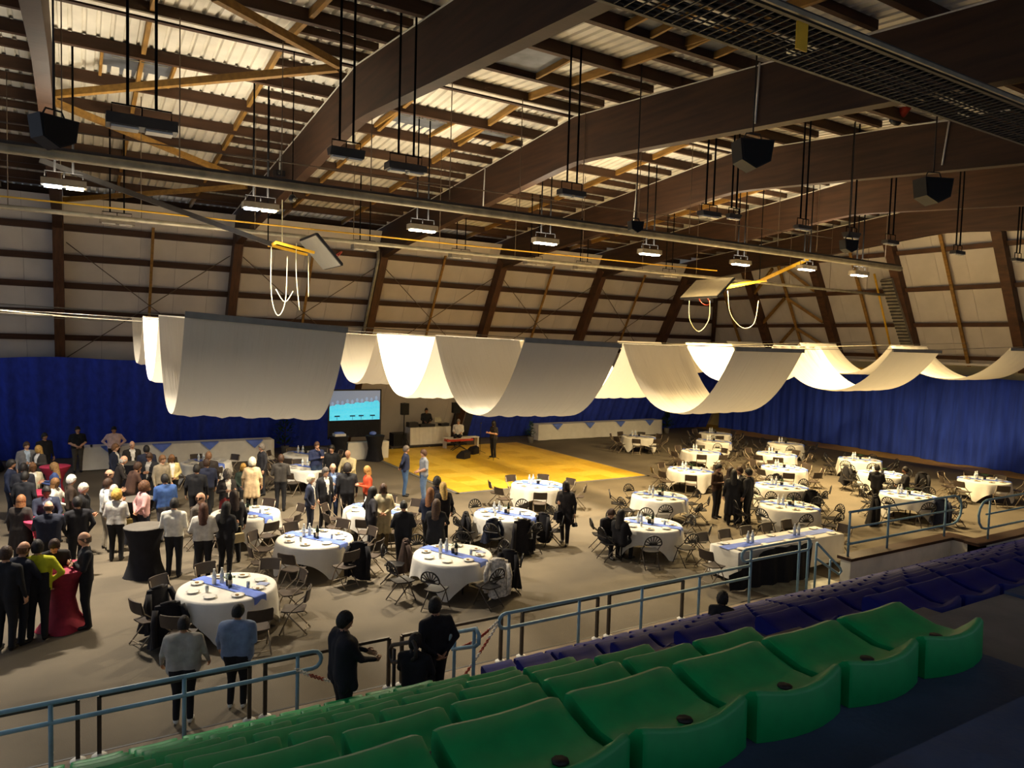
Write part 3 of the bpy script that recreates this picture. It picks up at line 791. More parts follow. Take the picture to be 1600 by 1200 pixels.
# red and white chains across the gap
chr_, chw = mat('chain_red', '#a03a26', .5, .1), mat('chain_white', '#d8d4cc', .5, .1)
def chain(label, A, B, sag):
    A, B = Vector(A), Vector(B); t = thing('barrier_chain', label, 'chain', A); N = 34
    ms = [MB(), MB()]
    for k in range(N):
        q = (k + .5) / N; p = A.lerp(B, q) - Vector((0, 0, sag * 4 * q * (1 - q))) - A
        q2 = q + .01; p2 = A.lerp(B, q2) - Vector((0, 0, sag * 4 * q2 * (1 - q2))) - A
        d = (p2 - p).normalized(); s_ = d.cross(Vector((0, 1, 0))).normalized() if k % 2 else d.cross(Vector((1, 0, 0))).normalized()
        ln = (B - A).length / N * .75
        ring = [p + d * (ln * math.cos(a)) + s_ * (.022 * math.sin(a)) for a in np.linspace(0, 2 * PI, 9)[:-1]]
        ms[(k // 8) % 2].tube(ring, .009, 5, closed=True)
    tag(ms[0].build('white_links', chw, t), kind='stuff'); tag(ms[1].build('red_links', chr_, t), kind='stuff')
gx0 = XP(778, 965)
chain('red and white chain sagging across the stair gap, upper one', (gx0, YRL, .85), (4.95, 9.5, .75), .06)
chain('red and white chain sagging across the stair gap, lower one', (gx0, YRL, .8), (4.95, 9.5, .2), .03)
chain('short white and red chain wound on the left rail end', (2.6, YRL - .03, .76), (3.4, YRL - .2, .45), .05)
# white parapet, rail and landing at right
WP = struct('wall_parapet', 'low white parapet wall with a dark cap beyond the navy seats')
pz = 0.68
MB().box(15.0, 19.6, 9.75, 10.0, 0, pz).build('parapet_panel', parapet_m, WP); MB().box(14.95, 19.6, 9.7, 10.06, pz, pz + .07).build('parapet_cap', girt_m, WP)
MB().box(19.2, 32, 9.1, 9.35, 0, pz).build('parapet_panel', parapet_m, WP); MB().box(19.15, 32, 9.05, 9.42, pz, pz + .07).build('parapet_cap', girt_m, WP)
MB().box(19.2, 19.6, 9.1, 10.0, 0, pz).build('parapet_return', parapet_m, WP); MB().box(19.2, 19.66, 9.1, 10.06, pz, pz + .071).build('parapet_cap', girt_m, WP)
post_rail('blue grey guard rail on the white parapet', 15.05, 19.5, [15.08, 16.6, 19.1], loop_b=True, zt=1.02, zm=.28, zb=pz + .07, Y=9.88, extra=.65)
post_rail('second blue grey guard rail on the parapet at the picture border', 19.75, 30, [19.9, 22, 24.5], loop_a=True, zt=1.02, zm=.28, zb=pz + .07, Y=9.22, extra=.65)
post_rail('raised blue grey rail section before the long white table', gy(1166, 862, YRL).x, gy(1262, 832, YRL).x, [gy(1173, 880, YRL).x, gy(1250, 840, YRL).x, gy(1264, 840, YRL).x], loop_a=True, loop_b=True, zt=1.3, zm=1.05)
t = thing('ramp_rail', 'sloping blue grey rail beside the white parapet', 'railing', (14.1, 10.0, 0))
MB().tube([(0, 0, 1.15), (.75, -.1, .5), (.8, -.1, .42), (.72, -.1, .36), (0, 0, .8)], .028, 8).build('hand_rail', railblue_m, t); MB().tube([(.45, -.05, 0), (.45, -.05, .72)], .025, 8).build('post', railblue_m, t); MB().tube([(0, 0, 0), (0, 0, 1.15)], .025, 8).build('post', railblue_m, t)
# upright black rippled sheet beside the entrance
b = MB(); rows = []
for j in range(5):
    rows.append([(12.4 + 2.5 * i / 20, 10.9 - 0.2 * (i / 20) + .05 * math.sin(i * 1.7 + j * .3), (0.02 + (0.35 + .5 * min(1, i / 9)) * j / 4)) for i in range(21)])
b.grid(rows); o = b.build('black_upright_sheet', blackcloth_m); tag(o, 'black sheet standing in front of the long white table by the entrance', 'cloth')
# ------------------------------------------------------------------ chairs
def chair_proto(kind):
    t = thing('folding_chair', 'x', 'chair')
    A = kind == 'a'
    cm, fm = (chair_a_m, chair_f_m) if A else (chair_b_m, chair_fb_m)
    # seat pan
    b = MB(); rows = []
    for j, y in enumerate(np.linspace(-.2, .2, 6)):
        w = .2 - .02 * (y > .1); rows.append([(w * u * (1 - .08 * (abs(y) > .17)), y, .44 + .012 * u * u - .015 * math.cos(y * 6)) for u in np.linspace(-1, 1, 7)])
    b.grid(rows); b.grid([[(p[0], p[1], p[2] - .022) for p in r] for r in rows], flip=True)
    edge = rows[0] + [r[-1] for r in rows[1:]] + rows[-1][::-1][1:] + [r[0] for r in rows[::-1][1:-1]]
    n_ = len(edge); b.add(edge + [(p[0], p[1], p[2] - .022) for p in edge], [(i, i + n_, (i + 1) % n_ + n_, (i + 1) % n_) for i in range(n_)])
    b.build('seat', cm, t)
    if A:
        b = MB(); rows = []
        for z in (.60, .62, .72, .80, .825):
            k = .93 if z in (.60, .825) else 1.0
            rows.append([(.215 * u * k, .215 + (z - .6) * .18 - .035 * (u * u) + .03, z) for u in np.linspace(-1, 1, 9)])
        b.grid(rows); b.grid([[(p[0], p[1] + .025, p[2]) for p in r] for r in rows], flip=True)
        edge = rows[0] + [r[-1] for r in rows[1:]] + rows[-1][::-1][1:] + [r[0] for r in rows[::-1][1:-1]]; n_ = len(edge)
        b.add(edge + [(p[0], p[1] + .025, p[2]) for p in edge], [(i, (i + 1) % n_, (i + 1) % n_ + n_, i + n_) for i in range(n_)])
        b.build('backrest', cm, t)
    else:
        b = MB(); arch = [(.21 * math.cos(a), .235 + .05 * math.sin(a), .64 + .21 * math.sin(a)) for a in np.linspace(0, PI, 15)]
        arch2 = [(.21 * math.cos(a), .235 - .012 * math.sin(a), .64 - .03 * math.sin(a)) for a in np.linspace(PI, 2 * PI, 9)][1:-1]
        b.tube(arch + [(p[0], p[1], .62) for p in arch2], .017, 6, closed=True)
        bk = b.build('back_hoop', cm, t)
        s_ = MB()
        for a in np.linspace(.35, PI - .35, 7):
            s_.bar((.05 * math.cos(a), .23, .64), (.2 * math.cos(a), .235 + .045 * math.sin(a), .64 + .195 * math.sin(a)), .022, .012, up=(0, 1, 0))
        s_.bar((-.1, .232, .645), (.1, .232, .645), .05, .02); s_.build('fan_slats', cm, bk)
    for s in (-1, 1):
        MB().tube([(s * .205, .245, .78 if A else .64), (s * .205, .2, .62), (s * .2, -.02, .44), (s * .2, -.22, .012)], .0125, 6).build('front_leg', fm, t)
        MB().tube([(s * .18, -.12, .43), (s * .18, .27, .012)], .0125, 6).build('rear_leg', fm, t)
    k = MB(); k.tube([(-.2, -.18, .1), (.2, -.18, .1)], .009, 5); k.tube([(-.18, .22, .07), (.18, .22, .07)], .009, 5); k.build('stretcher', fm, t)
    return t
PROTO = {'a': chair_proto('a'), 'b': chair_proto('b')}
USED = {'a': False, 'b': False}
def place_chair(kind, x, y, rz, label, group):
    o = copy_tree(PROTO[kind]) if USED[kind] else PROTO[kind]
    USED[kind] = True
    o.location = (x, y, 0); o.rotation_euler = (0, 0, rz)
    o['label'] = label
    if group: o['group'] = group
    elif 'group' in o: del o['group']
    return o

# ------------------------------------------------------------------ table ware (one of each, copied)
plate_me = MB().lathe([(.05, 0), (.075, .004), (.115, .016), (.118, .02), (.07, .010), (.0, .008)], 18).mesh('plate', plate_m)
food_me = MB().sphere((0, 0, .012), .045, 7, 5, 0, (1.2, .8, .35)).mesh('food', food_m)
bottle_me = MB().lathe([(.036, 0), (.038, .01), (.038, .19), (.03, .22), (.014, .25), (.014, .305), (.016, .31), (.0, .312)], 12).mesh('wine_bottle_glass', wine_m)
wlabel_me = MB().lathe([(.0388, .06), (.0388, .14)], 12).mesh('paper_label', mat('wine_label', '#b9a98a', .7, .1))
water_me = MB().lathe([(.036, 0), (.04, .01), (.04, .08), (.036, .1), (.04, .12), (.04, .19), (.018, .24), (.018, .265), (.0, .266)], 12).mesh('water_bottle_body', mat('clear_bottle', '#d4d6d4', .12, .05, spec=.7))
wcap_me = MB().lathe([(.02, .262), (.02, .285), (0, .286)], 10).mesh('cap', white_m)
wband_me = MB().lathe([(.0405, .12), (.0405, .185)], 12).mesh('band', mat('water_band', '#b9c4d2', .6, .1))
pot_me = MB().lathe([(.05, 0), (.06, .09), (.062, .1), (.0, .09)], 12).mesh('pot', mat('dark_pot', '#2a2622', .6, .2))
def _greens():
    b = MB(); R = random.Random(3)
    for k in range(26):
        a = R.uniform(0, 6.28); r = R.uniform(.02, .11); z = .1 + R.uniform(.01, .1); d = Vector((math.cos(a), math.sin(a), 0)); c = d * r + Vector((0, 0, z)); s_ = Vector((-d.y, d.x, 0)) * .02
        tip = c + d * .05 + Vector((0, 0, R.uniform(-.02, .03)))
        b.add([c - d * .03, c + s_, tip, c - s_], [(0, 1, 2, 3)])
    return b.mesh('greens', leaf_m)
greens_me = _greens()
glass_me = MB().lathe([(.03, 0), (.034, .11), (.032, .11), (.028, .006), (0, .006)], 10).mesh('tumbler', mat('tumbler_glass', '#b9bfc0', .1, .05, spec=.7))
napkin_me = MB().add([(-.1, -.08, 0), (.1, -.08, 0), (.1, .08, .004), (-.1, .08, .004), (-.1, -.08, .006), (.1, -.08, .008), (.1, .08, .012), (-.1, .08, .01)], [(0, 3, 2, 1), (4, 5, 6, 7), (0, 1, 5, 4), (1, 2, 6, 5), (2, 3, 7, 6), (3, 0, 4, 7)]).mesh('napkin', mat('blue_napkin', '#8c96b8', .8, .1))

# ------------------------------------------------------------------ round tables
TR = 0.84
def cloth_mesh(R, H, side, rot, seed, M):
    R_ = random.Random(seed); n = 96; b = MB(); rows = []
    ph = R_.uniform(0, 6)
    for (f_, rr) in ((0, .0), (0, .5), (0, .96), (0, 1.0)):
        rows.append([(R * max(rr, .001) * math.cos(2 * PI * k / n), R * max(rr, .001) * math.sin(2 * PI * k / n), H + (-.008 if rr == 1 else 0)) for k in range(n + 1)])
    for f_ in (.08, .3, .55, .8, 1.0):
        row = []
        for k in range(n + 1):
            a = 2 * PI * k / n; a2 = a - rot
            L = min(side / 2 / max(abs(math.cos(a2)), abs(math.sin(a2))) - R, H - .05)
            w = math.sin(9 * a + ph) * .5 + math.sin(14 * a + ph * 2) * .5
            r = R + .012 + f_ * (.02 + .05 * (L / .6)) + f_ * w * .035
            row.append((r * math.cos(a), r * math.sin(a), H - .01 - f_ * L))
        rows.append(row)
    b.grid(rows)
    return b.mesh('tablecloth', M)
cloth_protos = [cloth_mesh(TR + .01, .765, 2.36, r, s_, cloth_m) for r, s_ in ((.5, 1), (1.0, 2), (.15, 3), (.8, 4))]
top_me = MB().lathe([(TR - .01, .72), (TR, .73), (TR, .745), (TR - .01, .752)], 36).mesh('tabletop', white_m)
leg_me = MB().tube([(.42, 0, 0), (.42, 0, .72)], .02, 8).mesh('leg', darksteel_m)
run_len = 2 * TR
_rd = (gz(408, 930, .77) - gz(316, 901, .77)); RUN_ANG = math.atan2(_rd.y, _rd.x)
def runner_mesh():
    w = .135; xs = [-(TR + .03), -(TR + .025), -(TR - .02)] + list(np.linspace(-.7, .7, 9)) + [TR - .02, TR + .025, TR + .03]
    zs = [.62, .76, .776] + [.776] * 9 + [.776, .76, .60]
    top = [[(x, y, z) for y in (-w, 0, w)] for x, z in zip(xs, zs)]
    b = MB(); b.grid(top, flip=True); b.grid([[(p[0] * .997, p[1], p[2] - .004) for p in r] for r in top]); return b.mesh('table_runner', runner_m)
runner_me = runner_mesh()
TABLES = [
 # px x0,x1,y, chair kind, description, n chairs visible angles skip
 (283, 428, 917, 'a', 'before the two leaning men'), (437, 547, 841, 'a', 'before the three suited men'), (652, 763, 866, 'b', 'with the patterned pale coat'),
 (333, 435, 801, 'a', 'beside the grey topped cocktail table'), (743, 837, 803, 'b', 'with three dark coats'), (801, 879, 757, 'a', 'touching the dance floor edge'),
 (546, 628, 795, 'a', 'behind the cream coat woman'), (450, 520, 730, 'a', 'hidden behind the suited men'), (445, 509, 709, 'a', 'beside the tall leafy plant'), (284, 360, 722, 'a', 'before the long white buffet'),
 (988, 1073, 775, 'b', 'behind the seated dark pair'), (970, 1058, 819, 'b', 'where the dark pair sits'), (1045, 1113, 734, 'a', 'left of the black group'),
 (974, 1022, 682, 'a', 'alone near the side table'), (1094, 1141, 677, 'a', 'rearmost in the middle column'), (1090, 1140, 689, 'b', 'second rearmost, middle column'),
 (1066, 1124, 705, 'a', 'third rearmost, middle column'), (1201, 1254, 693, 'b', 'rearmost before the gable curtain'), (1182, 1244, 709, 'a', 'second before the gable curtain'), (1190, 1260, 731, 'a', 'third before the gable curtain'),
 (1181, 1261, 759, 'b', 'second from the long table'), (1189, 1278, 790, 'b', 'nearest the long white table'), (1312, 1375, 718, 'b', 'rearmost by the yellow border'),
 (1343, 1414, 740, 'b', 'where two in black sit'), (1380, 1460, 773, 'b', 'with the wide black gown'), (1499, 1577, 750, 'a', 'alone by the gable curtain'),
]
TPOS = []
for ti, (xa, xb, y, kind, desc) in enumerate(TABLES):
    P = gz((xa + xb) / 2, y, .76); cx, cy = P.x, P.y; TPOS.append((cx, cy))
    R = random.Random(100 + ti)
    near = cy < 21
    t = thing('round_table', 'round banquet table under white cloth, ' + desc, 'table', (cx, cy, 0), R.uniform(0, .7), 'round banquet tables')
    link('tabletop', top_me, t)
    for k in range(4): link('leg', leg_me, t, (0, 0, 0), k * PI / 2)
    o = link('tablecloth', cloth_protos[ti % 4], None, (cx, cy, 0), R.uniform(-.1, .1)); tag(o, 'white cloth on the round table ' + desc, 'tablecloth', 'white round tablecloths')
    o = link('table_runner', runner_me, None, (cx, cy, .004), RUN_ANG + R.uniform(-.08, .08)); tag(o, 'blue runner across the round table ' + desc, 'table runner', 'blue table runners')
    # chairs
    base = RUN_ANG + PI / 8 + R.uniform(-.1, .1)
    cang = math.atan2(-cy, -cx); k0 = round((cang - base) / (PI / 4))
    side = lambda k: ['near', 'near right', 'right', 'far right', 'far', 'far left', 'left', 'near left'][(k - k0) % 8]
    for k in range(8):
        a = base + k * PI / 4 + R.uniform(-.1, .1); rr = 1.22 + R.uniform(-.04, .14)
        x, y_ = cx + rr * math.cos(a), cy + rr * math.sin(a)
        place_chair(kind, x, y_, a - PI / 2 + R.uniform(-.25, .25) * (1.3 if near else .7), ('brown' if kind == 'a' else 'fan back') + ' folding chair, %s side of the table ' % side(k) + desc, 'chairs at the table ' + desc)
    # ware
    g = 'plates on the table ' + desc
    for k in range(8):
        a = base + k * PI / 4; rr = .6
        p = link('plate', plate_me, None, (cx + rr * math.cos(a), cy + rr * math.sin(a), .779)); tag(p, 'white plate, %s place on the table ' % side(k) + desc, 'plate', g)
        if near and R.random() < .7: link('food', food_me, p, (R.uniform(-.03, .03), R.uniform(-.03, .03), 0), R.uniform(0, 3))
    ca, sa = math.cos(RUN_ANG), math.sin(RUN_ANG)
    def on_run(u, v): return (cx + u * ca - v * sa, cy + u * sa + v * ca, .781)
    for u, v in ((-.22, .05), (-.3, -.08)):
        o = link('water_bottle', water_me, None, on_run(u + R.uniform(-.03, .03), v)); tag(o, 'clear water bottle on the round table ' + desc, 'bottle', 'water bottles on the table ' + desc)
        link('cap', wcap_me, o); link('band', wband_me, o)
    if ti in (0, 1, 2, 3, 4, 6, 10, 11, 21):
        o = link('wine_bottle', bottle_me, None, on_run(.1, -.02)); tag(o, 'dark wine bottle on the round table ' + desc, 'bottle'); link('paper_label', wlabel_me, o)
    o = link('centrepiece', pot_me, None, on_run(0, .03)); tag(o, 'small dark pot of greens on the round table ' + desc, 'centrepiece'); link('greens', greens_me, o)
    if near:
        for k in range(3):
            a = R.uniform(0, 6.28); o = link('tumbler', glass_me, None, (cx + .4 * math.cos(base + k * 2.09), cy + .4 * math.sin(base + k * 2.09), .779)); tag(o, 'small tumbler glass on the round table ' + desc, 'glass', 'tumblers on the table ' + desc)
        a = base + .39; o = link('folded_napkin', napkin_me, None, (cx + .62 * math.cos(a), cy + .62 * math.sin(a), .779), R.uniform(0, 3)); tag(o, 'folded pale napkin on the round table ' + desc, 'napkin')

# ------------------------------------------------------------------ long tables
def long_table(label, x0, x1, y0, y1, h, drop_to=0.03, tri=0, tri_lab='', rotz=0, runner=False):
    cx, cy = (x0 + x1) / 2, (y0 + y1) / 2; lx, ly = (x1 - x0) / 2, (y1 - y0) / 2
    t = thing('long_table', label, 'table', (cx, cy, 0), rotz)
    MB().box(-lx + .03, lx - .03, -ly + .03, ly - .03, h - .05, h - .01).build('tabletop', white_m, t)
    for sx in (-1, 1):
        for sy in (-1, 1): MB().tube([(sx * (lx - .12), sy * (ly - .1), 0), (sx * (lx - .12), sy * (ly - .1), h - .05)], .02, 6).build('leg', darksteel_m, t)
    b = MB(); per = []
    nx, ny = max(8, int(lx * 14)), max(6, int(ly * 14))
    for i in range(nx): per.append((-lx + 2 * lx * i / nx, -ly))
    for i in range(ny): per.append((lx, -ly + 2 * ly * i / ny))
    for i in range(nx): per.append((lx - 2 * lx * i / nx, ly))
    for i in range(ny): per.append((-lx, ly - 2 * ly * i / ny))
    rows = [[(0, 0, h)] * 0]
    rows = []
    for s_, z, f_ in ((.9, h, 0), (1.0, h, 0), (1.005, h - .02, 0), (1.0, (h + drop_to) / 2, .5), (1.0, drop_to, 1)):
        row = []
        for i, (x, y) in enumerate(per + per[:1]):
            w = f_ * (.03 * math.sin(i * .8) + .025 * math.sin(i * .33 + 1) + .03)
            nx_ = (1 if x > lx - .01 else -1 if x < -lx + .01 else 0); ny_ = (1 if y > ly - .01 else -1 if y < -ly + .01 else 0)
            row.append((x * s_ + nx_ * w, y * s_ + ny_ * w, z))
        rows.append(row)
    b.grid(rows); b.add([(-lx * .92, -ly * .92, h), (lx * .92, -ly * .92, h), (lx * .92, ly * .92, h), (-lx * .92, ly * .92, h)], [(0, 1, 2, 3)])
    o = b.build('tablecloth', cloth_m, None, (cx, cy, 0), rotz); tag(o, 'long white cloth over the ' + label, 'tablecloth')
    for k in range(tri):
        x = -lx + 2 * lx * (k + .55) / tri; w = .35; d = MB()
        d.add([(x - w, -ly * .4, h + .006), (x + w, -ly * .4, h + .006), (x + w, -ly - .05, h + .006), (x - w, -ly - .05, h + .006), (x, -ly - .075, h - .32), (x - w, -ly * .4, h + .002), (x + w, -ly * .4, h + .002), (x + w, -ly - .045, h + .002), (x - w, -ly - .045, h + .002), (x, -ly - .068, h - .32)], [(0, 3, 2, 1), (3, 4, 2), (5, 6, 7, 8), (8, 7, 9), (0, 1, 6, 5)])
        o = d.build('triangle_cloth', runner_m, None, (cx, cy, 0), rotz); tag(o, 'blue triangle cloth on the %s, %s from the left' % (tri_lab, ['first', 'second', 'third', 'fourth', 'fifth'][k]), 'cloth', 'blue triangles on the ' + tri_lab)
    return t
A, B = gz(1160, 866, .76), gz(1318, 834, .76); C_ = gz(1122, 852, .76)
lt_x0, lt_x1 = A.x - .0, B.x; lt_y0, lt_y1 = 11.15, 12.0
long_table('long white table behind the raised rail section', lt_x0, lt_x1, lt_y0, lt_y1, .76, .1)
o = MB().box(-(lt_x1 - lt_x0) / 2 - .03, (lt_x1 - lt_x0) / 2 + .03, -.15, .15, 0, .006).build('table_runner', runner_m, None, ((lt_x0 + lt_x1) / 2, (lt_y0 + lt_y1) / 2, .764)); tag(o, 'blue runner along the long white table by the rail', 'table runner')
for k in range(10):
    x = lt_x0 + .3 + (lt_x1 - lt_x0 - .6) * (k % 5) / 4; y = lt_y0 + (.16 if k < 5 else .69)
    p = link('plate', plate_me, None, (x, y, .765)); tag(p, 'white plate on the long table by the rail, %s side, %s along' % ('rail' if k < 5 else 'hall', ordw(k % 5 + 1)), 'plate', 'plates on the long table')
for q in (.22, .26, .66, .7):
    o = link('water_bottle', water_me, None, (lt_x0 + (lt_x1 - lt_x0) * q, (lt_y0 + lt_y1) / 2 + .05, .772)); tag(o, 'clear water bottle on the long table by the rail', 'bottle', 'water bottles on the long table'); link('cap', wcap_me, o); link('band', wband_me, o)
for k in range(5):
    x = lt_x0 + .35 + (lt_x1 - lt_x0 - .7) * k / 4
    place_chair('a', x, lt_y1 + .38, PI + PI, 'brown folding chair behind the long white table, %s along' % ordw(k + 1), 'chairs behind the long table').rotation_euler = (0, 0, 0)
place_chair('a', lt_x0 - .42, 11.5, PI / 2, 'brown folding chair at the end of the long white table', None)
place_chair('a', lt_x1 + .45, 11.6, -PI / 2, 'brown folding chair at the parapet end of the long white table', None)
a = gy(128, 702, 31.9); b_ = gy(428, 686, 31.9)
long_table('white buffet table along the curtain behind the crowd', a.x, b_.x, 31.9, 32.7, .9, tri=4, tri_lab='buffet table behind the crowd')
a = gy(842, 664, 33.2); b_ = gy(1034, 660, 33.2)
long_table('white side table along the curtain beyond the dance floor', a.x, b_.x, 33.2, 34.0, .9, tri=4, tri_lab='side table beyond the dance floor')
# ------------------------------------------------------------------ dance floor of square parquet panels
df = thing('dance_floor', 'yellow parquet dance floor laid in square panels before the stage', 'dance floor', (11.6, 22.65, 0))
dx, dy = 20.35 - 11.6, 33.0 - 22.65
nx_, ny_ = 10, 12; sx, sy = dx / nx_, dy / ny_
tme = [MB().box(.004, sx - .004, .004, sy - .004, 0, .03).mesh('floor_panel', M) for M in tile_m]
for i in range(nx_):
    for j in range(ny_): link('floor_panel', tme[(i * 7 + j * 3 + (i * j) % 2) % 3], df, (i * sx, j * sy, 0.001))
b = MB(); e = .12
for q in ((-e, 0, -e, dy + e), (dx, dx + e, -e, dy + e)): b.box(q[0], q[1], q[2], q[3], 0, .02)
b.box(-e, dx + e, -e, 0, 0, .02); b.build('edge_strip', mat('grey_edge', '#77746f', .6, .1), df)

# ------------------------------------------------------------------ stage end: screen, tables, DJ, keyboard
scrm = bpy.data.materials.new('screen_picture'); scrm.use_nodes = True
nt = scrm.node_tree; bs = nt.nodes['Principled BSDF']
tc = nt.nodes.new('ShaderNodeTexCoord'); sp_ = nt.nodes.new('ShaderNodeSeparateXYZ'); nt.links.new(tc.outputs['Generated'], sp_.inputs[0])
nz = nt.nodes.new('ShaderNodeTexNoise'); nz.inputs['Scale'].default_value = 7; nt.links.new(tc.outputs['Generated'], nz.inputs['Vector'])
rp = nt.nodes.new('ShaderNodeValToRGB'); rp.color_ramp.elements[0].color = (.06, .55, .85, 1); rp.color_ramp.elements[1].color = (.12, .75, .95, 1)
rp.color_ramp.elements[0].position = .35; rp.color_ramp.elements[1].position = .65
nt.links.new(nz.outputs[0], rp.inputs[0]); nt.links.new(rp.outputs[0], bs.inputs['Emission Color']); nt.links.new(rp.outputs[0], bs.inputs['Base Color'])
bs.inputs['Emission Strength'].default_value = 0.8
scr_bg = emit('screen_grey', '#7f8da6', 0.55)
YS = 31.2
a, b_, c_ = gy(515, 608, YS), gy(594, 610, YS), gy(594, 655, YS)
sw, z1, z0 = b_.x - a.x, b_.z, c_.z
t = thing('projection_screen', 'black framed screen showing a row of turquoise figures beside the stage', 'screen', ((a.x + b_.x) / 2, YS, 0))
MB().box(-sw / 2, sw / 2, -.01, .02, z0, z1).build('picture', scr_bg, t)
f_ = MB(); f_.box(-sw / 2 - .06, -sw / 2, -.03, .03, .9, z1 + .06); f_.box(sw / 2, sw / 2 + .06, -.03, .03, .9, z1 + .06); f_.box(-sw / 2 - .06, sw / 2 + .06, -.03, .03, z1, z1 + .06); f_.build('frame', black_m, t)
MB().box(-sw / 2, sw / 2, -.02, .03, .95, z0).build('black_skirt', blackcloth_m, t)
for s in (-1, 1): MB().bar((s * sw * .4, -.35, 0.02), (s * sw * .4, .35, 0.02), .05, .04).build('foot', black_m, t); MB().box(s * sw * .4 - .03, s * sw * .4 + .03, .0, .04, 0, 1.0).build('post', black_m, t)
xs = np.linspace(-sw * .44, sw * .42, 10)
for k, x in enumerate(xs):
    h = (z1 - z0); hh = h * (.62 + .16 * k / 9 + .04 * (k % 2)); w = sw * .075
    b = MB(); b.prism([(x - w, z0), (x + w, z0), (x + w * .95, z0 + hh * .7), (x + w * .45, z0 + hh * .8), (x - w * .45, z0 + hh * .8), (x - w * .95, z0 + hh * .7)], -.014 - .0005 * k, -.0105, axis='y'); fg = b.build('figure', scrm, t)
    b = MB(); b.add([(x + .35 * w * math.cos(q), -.013 - .0005 * k, z0 + hh * .9 + .55 * w * math.sin(q)) for q in np.linspace(0, 2 * PI, 13)[:-1]], [tuple(range(12))]); b.build('figure_head', emit('screen_face', '#8ba6c8', .6), fg)
for q in (.15, .45, .62, .85):
    x = -sw / 2 + sw * q; b = MB(); b.box(x - .12, x + .12, -.024, -.02, z0 + .16, z0 + .22); b.box(x - .01, x + .01, -.024, -.02, z0 + .02, z0 + .2); b.build('music_stand_picture', mat('screen_dark', '#1c5f78', .5, .05), t)
# cocktail tables with black stretch covers
def cocktail(x, y, label, M=blackcloth_m, topM=None, h=1.1, r=.38, z=None, mid=1.0):
    P = gz(x, y, z if z is not None else h)
    t = thing('cocktail_table', label, 'cocktail table', (P.x, P.y, 0))
    b = MB(); n = 24; rows = []
    for f_, rr in ((0, .40), (.04, .38), (.25, .25 + .08 * mid), (.5, .2 + .1 * mid), (.75, .26 + .08 * mid), (.97, r), (1.0, r)):
        row = []
        for k in range(n + 1):
            a = 2 * PI * k / n; q = (1 + .10 * math.cos(4 * a) * (1 if f_ < .3 else 0) * (1 - f_ * 3)); row.append((rr * q * math.cos(a), rr * q * math.sin(a), h * f_ + .01))
        rows.append(row)
    b.grid(rows); b.build('stretch_cover', M, t)
    MB().lathe([(r, h), (r + .005, h + .012), (r - .01, h + .022), (0, h + .023)], 28).build('table_top', topM or M, t)
    for k in range(4): MB().lathe([(.04, 0), (.04, .02)], 8, (.37 * math.cos(k * PI / 2), .37 * math.sin(k * PI / 2), 0)).build('foot_pad', black_m, t)
    return t
grey_top = mat('grey_top_cloth', '#5b564f', .7, .1)
cocktail(226, 823, 'black cocktail table with a grey top standing clear of the crowd', topM=grey_top, r=.42)
cocktail(214, 780, 'black cocktail table hidden behind the woman in pink', topM=grey_top, r=.42)
cocktail(205, 724, 'black cocktail table between the men in dark suits', topM=grey_top, r=.42)
cocktail(86, 729, 'dark red cocktail table before the long white buffet', redcloth_m, mat('red_top', '#b03050', .7, .1), r=.42, mid=0)
cocktail(60, 770, 'dark red cocktail table inside the dense crowd', redcloth_m, MATS['red_top'], r=.42, mid=0)
cocktail(74, 812, 'dark red cocktail table behind the broad navy back', redcloth_m, MATS['red_top'], r=.45, mid=0)
cocktail(98, 888, 'dark red cocktail table beside the man in yellow', redcloth_m, MATS['red_top'], r=.45, mid=0)
cocktail(530, 682, 'black cocktail table with a white box in front of the screen', r=.42)
cocktail(586, 681, 'black cocktail table with a blue bag in front of the screen', r=.42)
P = gz(530, 682, 1.1); o = MB().box(-.24, .24, -.2, .2, 0, .1).build('white_box', cloth_m, None, (P.x, P.y, 1.125)); tag(o, 'low white box on the cocktail table before the screen', 'box'); MB().box(-.18, .18, -.15, .15, .1, .16).build('lid', runner_m, o)
P = gz(586, 681, 1.1); o = MB().sphere((0, 0, .09), .13, 10, 7, 0, (1.3, .8, .7)).build('blue_bag', runner_m, None, (P.x - .1, P.y, 1.125)); tag(o, 'small blue bag on the cocktail table before the screen', 'bag'); MB().tube([(-.1, 0, .15), (-.05, 0, .22), (.05, 0, .22), (.1, 0, .15)], .012, 5).build('strap', black_m, o)
p = gz(548, 704, .0)
long_table('small white table between the two cocktail tables', 10.2, 12.1, 30.6, 31.0, .78)
# stage riser, DJ table and gear
PX = gy(640, 697, 32.6)
zr = max(.12, gy(670, 697, 33.3).z)
t = thing('stage_riser', 'low stage platform with pale legs under the DJ table', 'platform', (15.3, 33.9, 0))
MB().box(-2.1, 2.1, -.75, .9, zr - .08, zr).build('deck', mat('riser_deck', '#4b3b2b', .7, .2), t)
for x in (-2.0, 0, 2.0):
    for y in (-.7, .8): MB().box(x - .03, x + .03, y - .03, y + .03, 0, zr - .08).build('leg', white_m, t)
MB().box(-2.1, 2.1, -.77, -.75, zr - .08, zr).build('fascia', darksteel_m, t)
a, b_ = gy(640, 667, 33.4), gy(703, 667, 33.4)
zt = (a.z + b_.z) / 2
dj = thing('dj_table', 'white cloth covered DJ table on the stage platform', 'table', ((a.x + b_.x) / 2, 33.6, zr + .002)); L = b_.x - a.x
MB().box(-L / 2, L / 2, -.3, .3, zt - zr - .06, zt - zr - .006).build('tabletop', white_m, dj)
b = MB(); per = [(-L / 2 - .01, .31)] + [(-L / 2 + L * i / 30, -.31 - .012 * math.sin(i * 1.9)) for i in range(31)] + [(L / 2 + .01, .31)]
